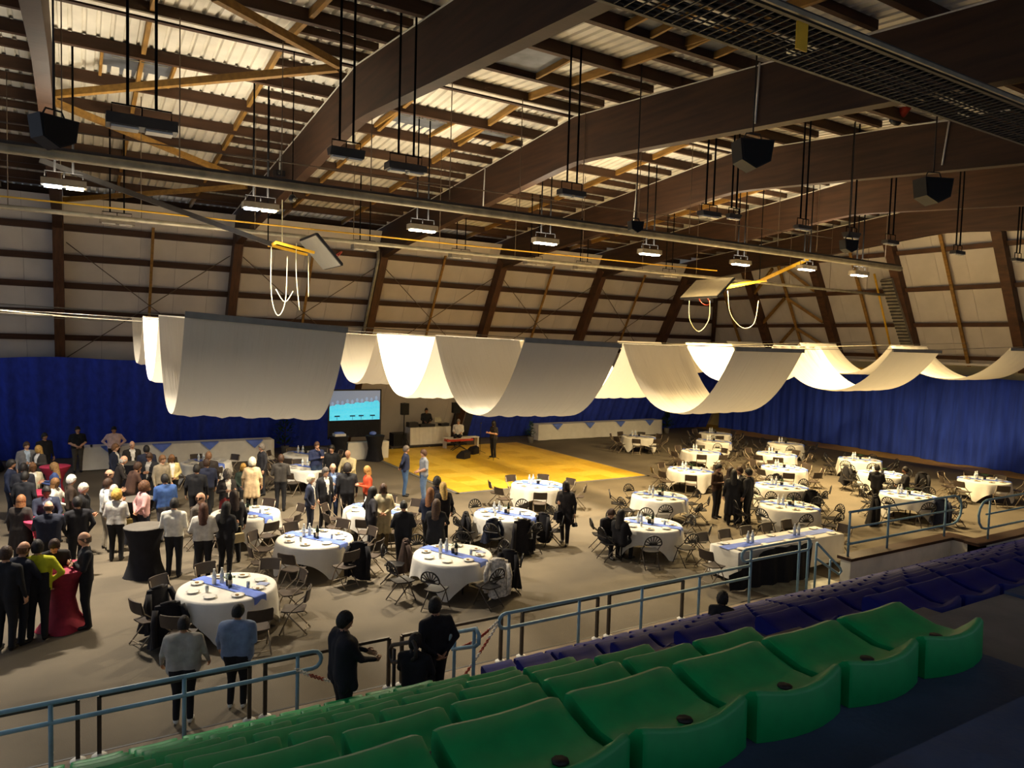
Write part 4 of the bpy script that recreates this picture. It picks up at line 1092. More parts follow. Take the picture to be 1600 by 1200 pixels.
b.grid([[(x, y, 0.0 if j == 0 else zt - zr - .002) for x, y in per] for j in range(2)], smooth=False); b.add([(-L / 2, -.31, zt - zr - .001), (L / 2, -.31, zt - zr - .001), (L / 2, .31, zt - zr - .001), (-L / 2, .31, zt - zr - .001)], [(0, 1, 2, 3)]); b.build('cloth', cloth_m, dj)
for q, w, h, nm in ((-.4, .5, .24, 'flight_case'), (-.05, .8, .13, 'mixing_desk'), (.38, .45, .15, 'effects_rack')):
    o = MB().box(-w / 2, w / 2, -.2, .2, 0, h).build(nm, black_m, None, (dj.location.x + q * L, 33.6, zt + .008)); tag(o, 'black %s on the DJ table' % nm.replace('_', ' '), 'audio gear')
    k = MB()
    for u in np.linspace(-w * .35, w * .35, 4): k.lathe([(.03, 0), (.03, .02)], 8, (u, -.05, h))
    k.build('dials', steel_m, o)
o = MB().box(-.2, .2, -.14, .14, 0, .02).build('laptop', steel_m, None, (dj.location.x + .28 * L, 33.62, zt + .16)); tag(o, 'open silver laptop on the DJ table', 'laptop'); MB().add([(-.2, .13, .02), (.2, .13, .02), (.2, .2, .28), (-.2, .2, .28), (-.2, .15, .02), (.2, .15, .02), (.2, .22, .28), (-.2, .22, .28)], [(0, 1, 2, 3), (7, 6, 5, 4), (0, 3, 7, 4), (1, 5, 6, 2), (3, 2, 6, 7)]).build('screen', steel_m, o)
def pa_speaker(x, ytop, ybot, Y, label, w=.38):
    a, b_ = gy(x, ytop, Y), gy(x, ybot, Y)
    st = thing('speaker_stand', 'black stand carrying the ' + label, 'stand', (a.x, Y, 0)); MB().tube([(0, 0, 0.4), (0, 0, b_.z)], .03, 8).build('pole', black_m, st)
    for k in range(3):
        an = k * 2.09; MB().tube([(0, 0, .75), (.35 * math.cos(an), .35 * math.sin(an), .02)], .015, 6).build('leg', black_m, st)
    t = thing('loudspeaker', label, 'loudspeaker', (a.x, Y, b_.z)); h = a.z - b_.z
    MB().prism([(-w / 2, -.16), (w / 2, -.16), (w * .38, .18), (-w * .38, .18)], 0, h, axis='z').build('cabinet', spk_m, t)
    MB().box(-w * .44, w * .44, -.175, -.162, h * .05, h * .95).build('grille', grille_m, t); MB().lathe([(.05, h), (.05, h + .02)], 8).build('handle', black_m, t)
pa_speaker(632, 630, 648, 33.2, 'black loudspeaker left of the DJ')
pa_speaker(712, 629, 645, 33.2, 'black loudspeaker right of the DJ')
P = gy(630, 690, 32.7); t = thing('subwoofer', 'black subwoofer box left of the DJ table', 'loudspeaker', (P.x + .05, 33.5, zr + .002)); MB().box(-.34, .34, -.3, .3, 0, .62).build('cabinet', spk_m, t); MB().box(-.3, .3, -.32, -.302, .04, .58).build('grille', grille_m, t)
# keyboard
P = gy(717, 687, 31.6)
t = thing('stage_keyboard', 'red stage keyboard on an x stand', 'keyboard', (P.x, 31.6, 0)); zk = P.z
MB().box(-.72, .72, -.17, .17, zk - .06, zk + .05).build('case', red_m, t); MB().box(-.6, .6, -.165, -.02, zk + .05, zk + .062).build('keys', white_m, t)
for s in (-1, 1): MB().bar((-.4, s * .1, .03), (.4, s * .1, zk - .06), .03, .03).build('stand_bar', black_m, t); MB().bar((.4, s * .1, .03), (-.4, s * .1, zk - .06), .03, .03).build('stand_bar', black_m, t)
t = thing('piano_bench', 'pale low bench behind the keyboard player', 'bench', (P.x + .5, 32.35, 0)); MB().box(-.95, .95, -.2, .2, .52, .56).build('top', white_m, t)
for s in (-1, 1): MB().box(s * .9 - .03, s * .9 + .03, -.18, .18, 0, .52).build('leg', white_m, t)
for (x, y), nm in (((724, 716), 'nearer the keyboard'), ((738, 709), 'behind the other')):
    P = gz(x, y, 0.03); t = thing('stage_monitor', 'black wedge stage monitor ' + nm, 'loudspeaker', (P.x, P.y, .032), .5); MB().prism([(-.22, 0), (.22, 0), (.22, .12), (-.05, .38), (-.22, .3)], -.26, .26).build('cabinet', spk_m, t); MB().add([(-.24, .225, .14), (.24, .225, .14), (.24, -.03, .375), (-.24, -.03, .375)], [(0, 1, 2, 3)]).build('grille', grille_m, t)
def mic_stand(x, y, label, h=1.45):
    P = gz(x, y, .03); t = thing('microphone_stand', label, 'microphone stand', (P.x, P.y, .032)); MB().tube([(0, 0, .1), (0, 0, h)], .012, 6).build('pole', black_m, t)
    for k in range(3): MB().tube([(0, 0, .14), (.3 * math.cos(k * 2.09), .3 * math.sin(k * 2.09), .01)], .011, 6).build('foot', black_m, t)
    MB().sphere((0, -.03, h + .03), .035, 8, 6).build('microphone', darksteel_m, t)
mic_stand(771, 718, 'microphone stand before the singer', 1.3); mic_stand(750, 709, 'microphone stand beside the keyboard')
# plants
def plant(x, y, h, label, kind):
    P = gz(x, y, 0); R = random.Random(int(x)); t = thing('potted_plant', label, 'plant', (P.x, P.y, 0))
    MB().lathe([(.14, 0), (.18, .32), (.19, .34), (.16, .33)], 14).build('pot', mat('clay_grey_pot', '#8a857d', .7, .1), t)
    MB().tube([(0, 0, .3), (.02, 0, h * .7)], .02, 6).build('stem', purlin_m, t); b = MB()
    for k in range(320 if kind == 'leafy' else 260):
        f_ = R.random(); z = .4 + (h - .4) * f_; a = R.uniform(0, 6.28)
        rr = (.42 * math.sin(min(1, f_ * 1.2 + .15) * PI) + .08) * R.random() ** .5 if kind == 'leafy' else .3 * (1 - f_) * R.random() ** .4 + .02
        d = Vector((math.cos(a), math.sin(a), 0)); c = d * rr + Vector((0, 0, z)); L_, w_ = (.22, .045) if kind == 'leafy' else (.1, .03); s_ = Vector((-d.y, d.x, 0)) * w_
        dr = (d + Vector((0, 0, R.uniform(-.2, .9)))).normalized() * L_
        b.add([c, c + dr * .5 + s_, c + dr, c + dr * .5 - s_], [(0, 1, 2, 3)])
    b.build('foliage', leaf_m if kind == 'leafy' else mat('conifer_green', '#46702f', .6, .3, 12), t)
plant(445, 708, 2.1, 'tall leafy plant in front of the blue curtain by the crowd', 'leafy')
plant(829, 692, 1.15, 'small clipped conifer in a pot beside the side table', 'cone')
plant(1041, 677, 1.3, 'leafy plant at the corner end of the side table', 'leafy')
# black umbrella-like cover at the far left, behind the crowd
b = MB(); b.lathe([(1.6, .05), (1.5, .35), (1.0, .75), (.4, .98), (0, 1.02)], 20); P = gz(2, 708, .5); o = b.build('covered_equipment', mat('dark_cover', '#16181d', .5, .2), None, (P.x - 1.4, P.y - 1.2, 0)); tag(o, 'dark domed cover beside the curtain at the picture border', 'cover')
# grey storage box seams, coats on chairs
def coat(x, y, z, label, M, h=.62, w=.5, rz=0.0, seed=1, hood=False):
    """coat slung over a chair back; P is the chair back top"""
    P = gz(x, y, z); R = random.Random(seed); b = MB(); rows = []; n = 26
    for f_ in np.linspace(0, 1, 8):
        row = []
        for k in range(n + 1):
            a = 2 * PI * k / n
            fold = 1 + .14 * f_ * math.sin(5 * a + seed) + .08 * f_ * math.sin(9 * a + 2 * seed)
            row.append(((w / 2) * (.78 + .32 * f_) * math.cos(a) * fold, (.06 + .13 * f_) * math.sin(a) * fold + .03 * f_, z + .02 - h * f_ * (1 + .08 * math.sin(2 * a + seed))))
        rows.append(row)
    b.grid(rows, flip=True); b.add(rows[0][:-1], [tuple(range(n))])
    o = b.build('hanging_coat', M, None, (P.x, P.y, 0), rz); tag(o, label, 'coat')
    for s in (-1, 1):
        MB().tube([(s * w * .4, -.05, z - .03), (s * w * .5, -.12, z - .25), (s * w * .47, -.13, z - h * .9)], [.05, .055, .045], 7).build('sleeve', M, o)
    MB().tube([(-.12, 0, z + .02), (0, -.05, z + .045), (.12, 0, z + .02)], .035, 7).build('collar', M, o)
coat_k = mat('black_coat', '#17151a', .9, .3, 10); coat_n = mat('navy_coat', '#1a2136', .9, .3, 10); coat_b = mat('brown_coat', '#3a2a22', .9, .3, 10); coat_p = mat('patterned_coat', '#c9c1b4', .85, .45, 22)
for a in ((246, 920, .84, 'black coat over a chair at the table of the leaning men', coat_k, .72, .55, .6, 1), (262, 945, .78, 'second black coat on a chair behind the grey sweater man', coat_k, .7, .55, .3, 2), (560, 850, .86, 'black coat over a chair beside the wine bottle table', coat_k, .75, .5, -.5, 3),
          (633, 846, .84, 'dark coat over a chair left of the patterned coat table', coat_b, .7, .5, 1.2, 4), (779, 876, .86, 'patterned pale coat over a chair back', coat_p, .72, .5, -.6, 5), (796, 862, .9, 'long black coat beside the patterned coat', coat_k, .8, .45, -.9, 6),
          (727, 803, .84, 'black coat over a chair left of the three coats table', coat_k, .7, .5, 1.1, 7), (769, 813, .84, 'navy jacket over a fan back chair', coat_n, .55, .5, .2, 8), (816, 814, .88, 'wide black coat over a chair seen from behind', coat_k, .85, .62, 0, 9), (850, 804, .84, 'dark coat over a chair turned to the walker', coat_k, .7, .45, -1.2, 10),
          (1268, 768, .84, 'black coat over a chair at the table beyond the long table', coat_k, .7, .5, -.8, 11), (1367, 775, .9, 'wide black gown over a chair near the parapet rail', coat_k, .95, .75, .5, 12), (1471, 782, .84, 'navy coat over a chair behind the parapet rail', coat_n, .75, .5, -.9, 13), (1441, 740, .88, 'black coat over a chair right of the seated cap wearer', coat_k, .75, .45, -.8, 14), (1322, 731, .84, 'black coat over a chair at the seated pair by the gable', coat_k, .65, .45, 1.1, 15), (1212, 742, .84, 'black coat over a chair at the third gable table', coat_k, .5, .55, .1, 16),
          (545, 797, .82, 'white jacket over a chair behind the suited men', cloth_m, .6, .45, .9, 17)):
    coat(*a[:3], a[3], a[4], a[5], a[6], a[7], a[8])
# ------------------------------------------------------------------ people
def surface_nets(S, org, h):
    nx, ny, nz = S.shape
    cor = [(i, j, k) for i in (0, 1) for j in (0, 1) for k in (0, 1)]
    C8 = {c: S[c[0]:nx - 1 + c[0], c[1]:ny - 1 + c[1], c[2]:nz - 1 + c[2]] for c in cor}
    cnt = sum((C8[c] < 0).astype(np.int8) for c in cor)
    mask = (cnt > 0) & (cnt < 8)
    I, J, K = np.nonzero(mask); n = len(I)
    idx = -np.ones(mask.shape, np.int64); idx[I, J, K] = np.arange(n)
    pos = np.zeros((n, 3)); num = np.zeros(n)
    vals = {c: C8[c][I, J, K] for c in cor}
    for a in cor:
        for d in range(3):
            if a[d] == 1: continue
            b = list(a); b[d] = 1; b = tuple(b)
            sa, sb = vals[a], vals[b]; m_ = (sa < 0) != (sb < 0)
            t = np.where(m_, sa / np.where(m_, sa - sb, 1), 0)
            p = np.array(a, float)[None, :].repeat(n, 0); p[:, d] += t
            pos[m_] += p[m_]; num[m_] += 1
    V = (pos / num[:, None] + np.stack([I, J, K], 1)) * h + org
    F = []
    ins = S < 0
    for ax in range(3):
        o1, o2 = (ax + 1) % 3, (ax + 2) % 3
        sl0 = [slice(None)] * 3; sl1 = [slice(None)] * 3
        sl0[ax] = slice(0, -1); sl1[ax] = slice(1, None)
        ch = ins[tuple(sl0)] != ins[tuple(sl1)]
        G = np.nonzero(ch); g = np.stack(G, 1)
        ok = (g[:, o1] > 0) & (g[:, o2] > 0) & (g[:, o1] < S.shape[o1] - 1) & (g[:, o2] < S.shape[o2] - 1)
        g = g[ok]
        def at(d1, d2):
            q = g.copy(); q[:, o1] -= d1; q[:, o2] -= d2; return idx[q[:, 0], q[:, 1], q[:, 2]]
        quad = np.stack([at(1, 1), at(0, 1), at(0, 0), at(1, 0)], 1)
        inside0 = ins[g[:, 0], g[:, 1], g[:, 2]]
        quad[~inside0] = quad[~inside0][:, ::-1]
        F.append(quad)
    return V, np.concatenate(F)

SK, TOP, BOT, SHOE, SHIRT, EYE, LIP = range(7)
def head_template():
    b = MB(); n, m_ = 18, 14; vs = []
    for i in range(m_ + 1):
        a = -PI / 2 + PI * i / m_
        for k in range(n):
            t = 2 * PI * k / n; x, y, z = math.cos(a) * math.cos(t), math.cos(a) * math.sin(t), math.sin(a)
            w = .074 * (1 - .22 * max(0, -z) ** 1.2); d = .094
            X, Y, Z = x * w, y * d, z * .118
            if y < 0 and z < -.1: Y *= (1 - .12 * min(1, -z)); Y -= .012 * math.exp(-((z + .75) / .2) ** 2) * max(0, -y)
            if y < -.5: Y -= .024 * math.exp(-(x / .16) ** 2 - ((z + .12) / .2) ** 2)                  # nose
            if y < -.5: Y += .010 * (math.exp(-((abs(x) - .36) / .16) ** 2 - ((z - .08) / .11) ** 2))   # eye sockets
            if y > 0 and z < -.2: Y *= .82
            vs.append((X, Y, Z))
    fs = []
    for i in range(m_):
        for k in range(n):
            l = (k + 1) % n; fs.append((i * n + k, i * n + l, (i + 1) * n + l, (i + 1) * n + k))
    b.add(vs, fs, SK, True)
    for s in (-1, 1):
        b.sphere((s * .028, -.082, .008), .010, 6, 5, EYE, (1.2, .6, .7)); b.sphere((s * .028, -.088, .027), .012, 6, 4, EYE, (1.5, .4, .28))
        b.sphere((s * .075, .005, -.005), .028, 7, 5, SK, (.35, .7, 1.15))
    b.sphere((0, -.088, -.058), .018, 8, 4, LIP, (1.4, .4, .35))
    return b
HEAD = head_template()
HV = np.array(HEAD.v)
def hair_mesh(kind):
    b = MB(); n, m_ = 22, 16; rows = []
    R = random.Random(5)
    for i in range(m_ + 1):
        a = PI / 2 - (PI * .86) * i / m_; row = []
        for k in range(n + 1):
            t = -PI / 2 + 2 * PI * k / n; x, y, z = math.cos(a) * math.cos(t), math.cos(a) * math.sin(t), math.sin(a)
            front = max(0, -y)
            g = .012
            if kind == 'curly': g = .035 + .014 * math.sin(7 * t + 5 * a) * math.cos(9 * a)
            if kind == 'long' or kind == 'scarf': g = .016 + .004 * math.sin(11 * t)
            if kind == 'fringe': g = .008
            X, Y, Z = x * (.074 + g), y * (.094 + g) + .004, z * (.118 + g)
            lim = .28 if kind in ('short', 'fringe') else .22     # hair line in front
            low = {'short': -.62, 'fringe': -.5, 'curly': -.62, 'long': -.7, 'bob': -.85, 'scarf': -.9, 'bun': -.4}[kind]
            zl = low + (lim - low) * min(1, max(0, (front - .0) / .4)) ** .7
            if kind in ('long', 'bob', 'scarf', 'curly'): zl = low + (lim - low) * min(1, max(0, (front - .5) / .3))
            if z < zl: Z = zl * (.118 + g); s_ = math.sqrt(max(0, 1 - zl * zl)); c_ = math.cos(a) if abs(math.cos(a)) > 1e-6 else 1e-6; X, Y = X / c_ * s_ * 1.0, (Y - .004) / c_ * s_ + .004
            row.append((X, Y, Z))
        rows.append(row)
    if kind == 'fringe':
        b.grid([[(p[0] * .995, p[1], p[2]) for p in r] for r in rows[8:]])
    else: b.grid(rows)
    if kind in ('long', 'scarf'):
        P = []
        for f_ in np.linspace(0, 1, 8):
            r_ = []
            for k in range(15):
                t = -.25 + (PI + .5) * k / 14; w = .088 + .03 * f_; d = .1 + .015 * f_
                r_.append((w * math.cos(t) * (1 + .04 * math.sin(5 * t)), d * math.sin(t) * (1 - .1 * f_) + .01, -.02 - .29 * f_ + .02 * math.sin(3 * t) * f_))
            P.append(r_)
        b.grid(P, flip=True); b.grid([[(p[0] * .8, p[1] * .8, p[2]) for p in r] for r in P])
        b.add(P[-1] + [(p[0] * .8, p[1] * .8, p[2]) for p in P[-1]], [(i, i + 1, i + 16, i + 15) for i in range(14)])
    if kind == 'bun': b.sphere((0, .125, .05), .045, 9, 7)
    if kind == 'bob':
        P = [[((.084 + .012 * f_) * math.cos(t), (.105) * math.sin(t) + .004, -.04 - .1 * f_) for t in np.linspace(-.45, PI + .45, 15)] for f_ in np.linspace(0, 1, 5)]
        b.grid(P, flip=True); b.grid([[(p[0] * .85, p[1] * .85, p[2]) for p in r] for r in P])
    me = b.mesh('hair_' + kind, bpy.data.materials[0]); return me
HAIR = {k: hair_mesh(k) for k in ('short', 'fringe', 'curly', 'long', 'bob', 'bun', 'scarf')}
def hand_parts(wrist, dirv, side, inward):
    """palm and five unequal bent fingers; returns MB in body space"""
    b = MB(); d = Vector(dirv).normalized(); w = Vector(wrist)
    n_ = Vector(inward); n_ = (n_ - d * n_.dot(d)); n_ = n_.normalized() if n_.length > 1e-4 else d.orthogonal().normalized()
    s_ = d.cross(n_)          # across the palm
    palm = [(w + d * q, r) for q, r in ((-.02, .028), (.02, .032), (.06, .036), (.085, .03))]
    rows = []
    for p, r in palm:
        rows.append([p + s_ * (r * 1.15 * math.cos(a)) + n_ * (r * .5 * math.sin(a)) for a in np.linspace(0, 2 * PI, 9)[:-1]])
    for i in range(len(rows) - 1):
        b.add(rows[i] + rows[i + 1], [(k, (k + 1) % 8, 8 + (k + 1) % 8, 8 + k) for k in range(8)], SK, True)
    b.add(rows[-1], [tuple(range(8))], SK)
    for j, (off, ln) in enumerate(((-.030, .058), (-.011, .072), (.009, .076), (.028, .068))):
        p0 = w + d * .08 + s_ * off; p1 = p0 + d * (ln * .5) + n_ * (ln * .12); p2 = p1 + d * (ln * .38) + n_ * (ln * .35); p3 = p2 + d * (ln * .15) + n_ * (ln * .3)
        b.tube([p0, p1, p2, p3], [.0095, .009, .008, .006], 6, SK)
    th = w + d * .02 + s_ * (.032 * side); t1 = th + d * .03 + s_ * (.022 * side) + n_ * .012; t2 = t1 + d * .032 + n_ * .012
    b.tube([th, t1, t2], [.013, .011, .008], 6, SK)
    return b
ARMS = {  # elbow, wrist for the +x side, upper body space (1.75 m figure, facing -y)
 'down': ((.27, .03, 1.16), (.285, -.05, .90)), 'clasp': ((.28, .02, 1.15), (.05, -.21, 1.02)), 'cross': ((.27, -.06, 1.15), (-.06, -.21, 1.20)),
 'hip': ((.38, .07, 1.19), (.19, -.03, 1.02)), 'hold': ((.26, .02, 1.14), (.14, -.29, 1.20)), 'chin': ((.17, -.2, 1.22), (.04, -.16, 1.46)),
 'table': ((.27, -.16, 1.17), (.16, -.40, 1.08)), 'back': ((.3, .11, 1.17), (.07, .19, .99)), 'rail': ((.32, -.02, 1.15), (.36, -.2, .93)), 'reach': ((.26, -.16, 1.24), (.16, -.42, 1.2)), 'lap': ((.26, -.08, 1.18), (.12, -.28, 1.02)), 'pocket': ((.3, .06, 1.15), (.2, -.05, .93)), 'keys': ((.25, -.06, 1.16), (.2, -.34, 1.12))}
SKIN = {'l': mat('skin_light', '#c99a7c', .55, .08, 20), 'm': mat('skin_tan', '#a87a5c', .55, .08, 20), 'd': mat('skin_brown', '#6b4632', .55, .08, 20)}
eye_m, lip_m = mat('eye_dark', '#2a1d18', .4, .05), mat('lip', '#8a4a42', .5, .05)
shoe_m = mat('shoe_black', '#161414', .4, .1); shoe_w = mat('shoe_white', '#d8d8d4', .6, .05)
def cmat(c):
    return mat('cloth_' + c.lstrip('#'), c, .85, .18, 9, bump=.3, bscale=14)
def hmat(c): return mat('hair_' + c.lstrip('#'), c, .6, .35, 30, bump=.5, bscale=60)
PW = {}
def person(hx, hy, label, ht=1.74, face=0, arms='down', arms2=None, sex='m', hair='short', hc='#2a1d14', top='#1b1b20', bot='#1a1a1e', shirt=None, skin='l', sit=False, lean=0.0, coat=0.0, short=False, nod=8, turn=0, stride=.0, base_z=0.0, shoes=None, fat=1.2, at=None, skirt=False, two=False):
    s = ht / 1.75
    seat_drop = .43 * s if sit else 0.0
    if at is None:
        P = gz(hx, hy, base_z + ht - seat_drop - (.03 if lean else 0)); loc = Vector((P.x, P.y, base_z))
    else: loc = Vector(at)
    rz = math.atan2(-loc.y, -loc.x) + PI / 2 + math.radians(face)
    pr = []
    def cap(a, ra, b_, rb, reg): pr.append((np.array(a, float), ra, np.array(b_, float), rb, reg))
    sw = (.195 if sex == 'm' else .17) * (.6 + .4 * fat); hw = .088 if sex == 'm' else .095
    la = math.radians(lean); cl, sl = math.cos(la), math.sin(la); pz = .95
    def U(p):   # upper body transform: lean about the pelvis, drop when sitting
        x, y, z = p; z -= pz; y2 = y * cl - z * sl; z2 = y * sl + z * cl; return (x, y2, z2 + pz - (.43 if sit else 0))
    f_ = fat
    for sx in (-1, 1):
        cap(U((sx * .10 * f_, 0, 1.34)), .105 * f_, U((sx * .075 * f_, 0, 1.08)), .10 * f_, TOP)
        cap(U((sx * .075 * f_, 0, 1.08)), .10 * f_, U((sx * hw * .85 * f_, .005, .94)), .108 * f_, TOP if coat > .05 else TOP)
        cap(U((0, .01, 1.455)), .07, U((sx * (sw - .01), .01, 1.415)), .066, TOP)
        if sex == 'f': cap(U((sx * .065, -.07, 1.27)), .062, U((sx * .065, -.06, 1.27)), .062, TOP)
    cap(U((0, -.01, 1.3)), .11 * f_, U((0, -.02, 1.0)), .11 * f_, TOP)
    cap(U((0, 0.005, 1.45)), .054, U((0, -.015, 1.56)), .05, SK)
    hipz = .93 - (.43 if sit else 0)
    for i, sx in enumerate((-1, 1)):
        hp = (sx * hw, 0, hipz)
        if sit: kn, an = (sx * .12, -.42, .50), (sx * .12, -.38, .10)
        else:
            st = stride * sx; kn, an = (sx * .1, -.02 - .14 * st, .50), (sx * .105, .03 - .30 * st, .10)
        cap(hp, .10 * f_, kn, .068, BOT); cap(kn, .068, an, .055, BOT if not skirt else SK)
        cap((an[0], an[1] + .02, .045), .043, (an[0] + sx * .015, an[1] - .15, .036), .034, SHOE)
    if coat > 0:
        n_ = 5; zb = .93 - coat
        for sx in (-1, -.35, .35, 1):
            for sy in (-1, 1):
                if sit: continue
                cap((sx * .10 * f_, sy * .03, .98), .10, (sx * .15 * f_, sy * .07, zb + .07), .07, TOP)
    if skirt and not sit:
        for sx in (-1, 0, 1):
            for sy in (-1, 1): cap((sx * .09, sy * .03, .95), .10, (sx * .14, sy * .06, .62), .07, BOT)
    wr = []
    for sx, am in ((1, arms), (-1, arms2 or arms)):
        e, w = ARMS[am]; e = U((sx * e[0], e[1], e[2])); w = U((sx * w[0], w[1] - (.02 if sx > 0 and am in ('cross', 'clasp') else 0), w[2] + (.03 if sx < 0 and am == 'cross' else 0)))
        sh = U((sx * sw, .01, 1.405))
        cap(sh, .062 * (.5 + .5 * f_), e, .048, TOP); cap(e, .047, w, .034, SK if short else TOP)
        wr.append((sx, e, w))
    pts = np.concatenate([[p[0] - p[1], p[0] + p[1], p[2] - p[3], p[2] + p[3]] for p in pr])
    h = .026; lo = pts.min(0) - 2.5 * h; hi = pts.max(0) + 2.5 * h
    N = np.ceil((hi - lo) / h).astype(int) + 1
    gx_, gy_, gz_ = [(lo[i] + h * np.arange(N[i])).astype(np.float32) for i in range(3)]
    S = np.full(N, 1.0, np.float32); kk = .022
    for a, ra, b_, rb, reg in pr:
        rr = max(ra, rb) + .09; l2 = np.minimum(a, b_) - rr; h2 = np.maximum(a, b_) + rr
        i0 = np.maximum(((l2 - lo) / h).astype(int), 0); i1 = np.minimum(((h2 - lo) / h).astype(int) + 2, N)
        X = gx_[i0[0]:i1[0]][:, None, None]; Y = gy_[i0[1]:i1[1]][None, :, None]; Z = gz_[i0[2]:i1[2]][None, None, :]
        d = (b_ - a).astype(np.float32); L2 = float(d @ d) + 1e-9
        t = np.clip(((X - a[0]) * d[0] + (Y - a[1]) * d[1] + (Z - a[2]) * d[2]) / L2, 0, 1)
        D = np.sqrt((X - a[0] - t * d[0]) ** 2 + (Y - a[1] - t * d[1]) ** 2 + (Z - a[2] - t * d[2]) ** 2) - (ra + (rb - ra) * t)
        sub = S[i0[0]:i1[0], i0[1]:i1[1], i0[2]:i1[2]]
        hh = np.clip(.5 + .5 * (D - sub) / kk, 0, 1)
        S[i0[0]:i1[0], i0[1]:i1[1], i0[2]:i1[2]] = D + (sub - D) * hh - kk * hh * (1 - hh)
    V, F = surface_nets(S, lo, h)
    cen = V[F].mean(1); best = np.full(len(F), 9.0); reg_ = np.zeros(len(F), int)
    for a, ra, b_, rb, reg in pr:
        d = b_ - a; t = np.clip(((cen - a) @ d) / (d @ d + 1e-9), 0, 1); D = np.linalg.norm(cen - a - t[:, None] * d, axis=1) - (ra + (rb - ra) * t)
        m_ = D < best; best[m_] = D[m_]; reg_[m_] = reg
    zmin = .90 if not sit else .47
    if coat <= 0 and not sit: reg_[(reg_ == TOP) & (cen[:, 2] < .93) & (np.abs(cen[:, 0]) < .2)] = BOT
    if two: reg_[(reg_ == TOP) & (cen[:, 2] < 1.22) & (np.abs(cen[:, 0]) < .19)] = BOT
    if shirt:
        P0, P1 = np.array(U((0, -.1, 1.47))), np.array(U((0, -.13, 1.0)))
        q = np.clip((P0[2] - cen[:, 2]) / (P0[2] - P1[2] + 1e-6), 0, 1)
        reg_[(reg_ == TOP) & (cen[:, 1] < (P0[1] + (P1[1] - P0[1]) * q) + .06) & (np.abs(cen[:, 0]) < .075 * (1 - q) + .012) & (cen[:, 2] > P1[2])] = SHIRT
    verts = [V]; faces = [tuple(f2) for f2 in F.tolist()]; mi = reg_.tolist(); sm = [True] * len(faces); off = len(V)
    # head
    hd = U((0, -.022, 1.638)); HR = Euler((math.radians(nod) + la * .35, 0, math.radians(turn)), 'XYZ').to_matrix(); HRn = np.array(HR)
    hv = HV * 1.12 @ HRn.T + np.array(hd); verts.append(hv)
    faces += [tuple(i + off for i in f2) for f2 in HEAD.f]; mi += HEAD.mi; sm += HEAD.sm; off += len(hv)
    for sx, e, w in wr:
        hb = hand_parts(w, Vector(w) - Vector(e), -sx, (-sx, -.3, .1)); verts.append(np.array([tuple(v) for v in hb.v])); faces += [tuple(i + off for i in f2) for f2 in hb.f]; mi += [SK] * len(hb.f); sm += [True] * len(hb.f); off += len(hb.v)
    VV = np.concatenate(verts) * s
    me = bpy.data.meshes.new('person'); me.from_pydata(VV.tolist(), [], faces)
    for M in (SKIN[skin], cmat(top), cmat(bot), shoes or shoe_m, cmat(shirt or '#d8d8d8'), eye_m, lip_m): me.materials.append(M)
    me.polygons.foreach_set('material_index', mi); me.polygons.foreach_set('use_smooth', sm); me.update()
    zoff = 0.0
    o = link('person', me, None, (loc.x, loc.y, loc.z + .002), rz); tag(o, label, 'person')
    Rz = Matrix.Rotation(rz, 3, 'Z'); PW[label] = [loc + Rz @ (Vector(w) * s) for sx, e, w in wr]
    if hair != 'bald':
        hobj = link('hair', HAIR[hair], o); hobj.location = Vector(hd) * s; hobj.rotation_euler = HR.to_euler(); hobj.scale = (s * 1.12,) * 3
        hobj.material_slots[0].link = 'OBJECT'; hobj.material_slots[0].material = hmat(hc)
    return o
K = '#15151a'; NAVY = '#1c2236'; GREY = '#3c3a3a'; WHT = '#cfccc6'
BR, BLK, BLO, GRY, LBR = '#3a2517', '#15110f', '#b08a4a', '#b9b4aa', '#6b4a2c'
# the crowd at the cocktail tables
person(41, 691, 'man in grey blazer and pale shirt by the curtain', face=20, top='#6d6c6e', shirt='#aebfd0', hc=BR, bot='#3a3838')
person(61, 697, 'blond woman in dark coat talking to the grey blazer man', ht=1.66, face=-50, sex='f', hair='long', hc=BLO, top='#3a3632', shirt='#d8d4cc', arms='hold')
person(69, 677, 'man in black shirt standing behind the grey blazer man', face=30, top=K, hc=BLK, skin='m')
person(121, 667, 'man in black polo with clasped hands before the white buffet', face=10, arms='clasp', top=K, bot='#4a443c', hc=BLK, short=True)
person(178, 667, 'man in pale pink shirt with hands on hips', face=0, arms='hip', top='#c9aca6', bot=K, hc=BLK, skin='m')
person(179, 694, 'bearded man in navy suit facing right by the buffet', face=70, top=NAVY, shirt=WHT, bot=NAVY, hc=LBR)
person(206, 690, 'bald man in dark jacket over an open white shirt', face=15, hair='fringe', hc=GRY, top='#26221f', shirt='#d8d4cc', arms='clasp')
person(229, 697, 'dark haired man in navy suit seen from behind', face=190, top=NAVY, bot=NAVY, hc=BLK)
person(234, 708, 'man in black suit and grey shirt holding a paper', face=-30, top=K, shirt='#9a958e', bot=K, hc=BR, skin='m', arms='hold', nod=22)
person(253, 712, 'brown haired man half hidden behind the yellow sweater woman', face=40, top='#8a7f6c', hc=LBR)
person(268, 711, 'woman in pale yellow sweater facing the hall', ht=1.64, face=15, sex='f', hair='bob', hc=LBR, top='#cbb77a', shirt='#d8d4cc', arms='clasp')
person(182, 714, 'balding man in dark suit reaching over the table', face=90, hair='fringe', hc=GRY, top='#2a2422', shirt=WHT, arms='table', lean=14)
person(203, 724, 'man in brown suit bent over the cocktail table', face=110, top='#4a3329', bot='#3a2a22', hc=BR, arms='table', lean=16, skin='m')
person(169, 735, 'man in charcoal jacket facing the brown suit', face=80, hair='fringe', hc=BR, top='#2b2a30', arms='hold')
person(16, 719, 'man in dark blue jacket at the picture border', face=80, top='#232b44', bot='#1a1e2c', hc=BLK, skin='m')
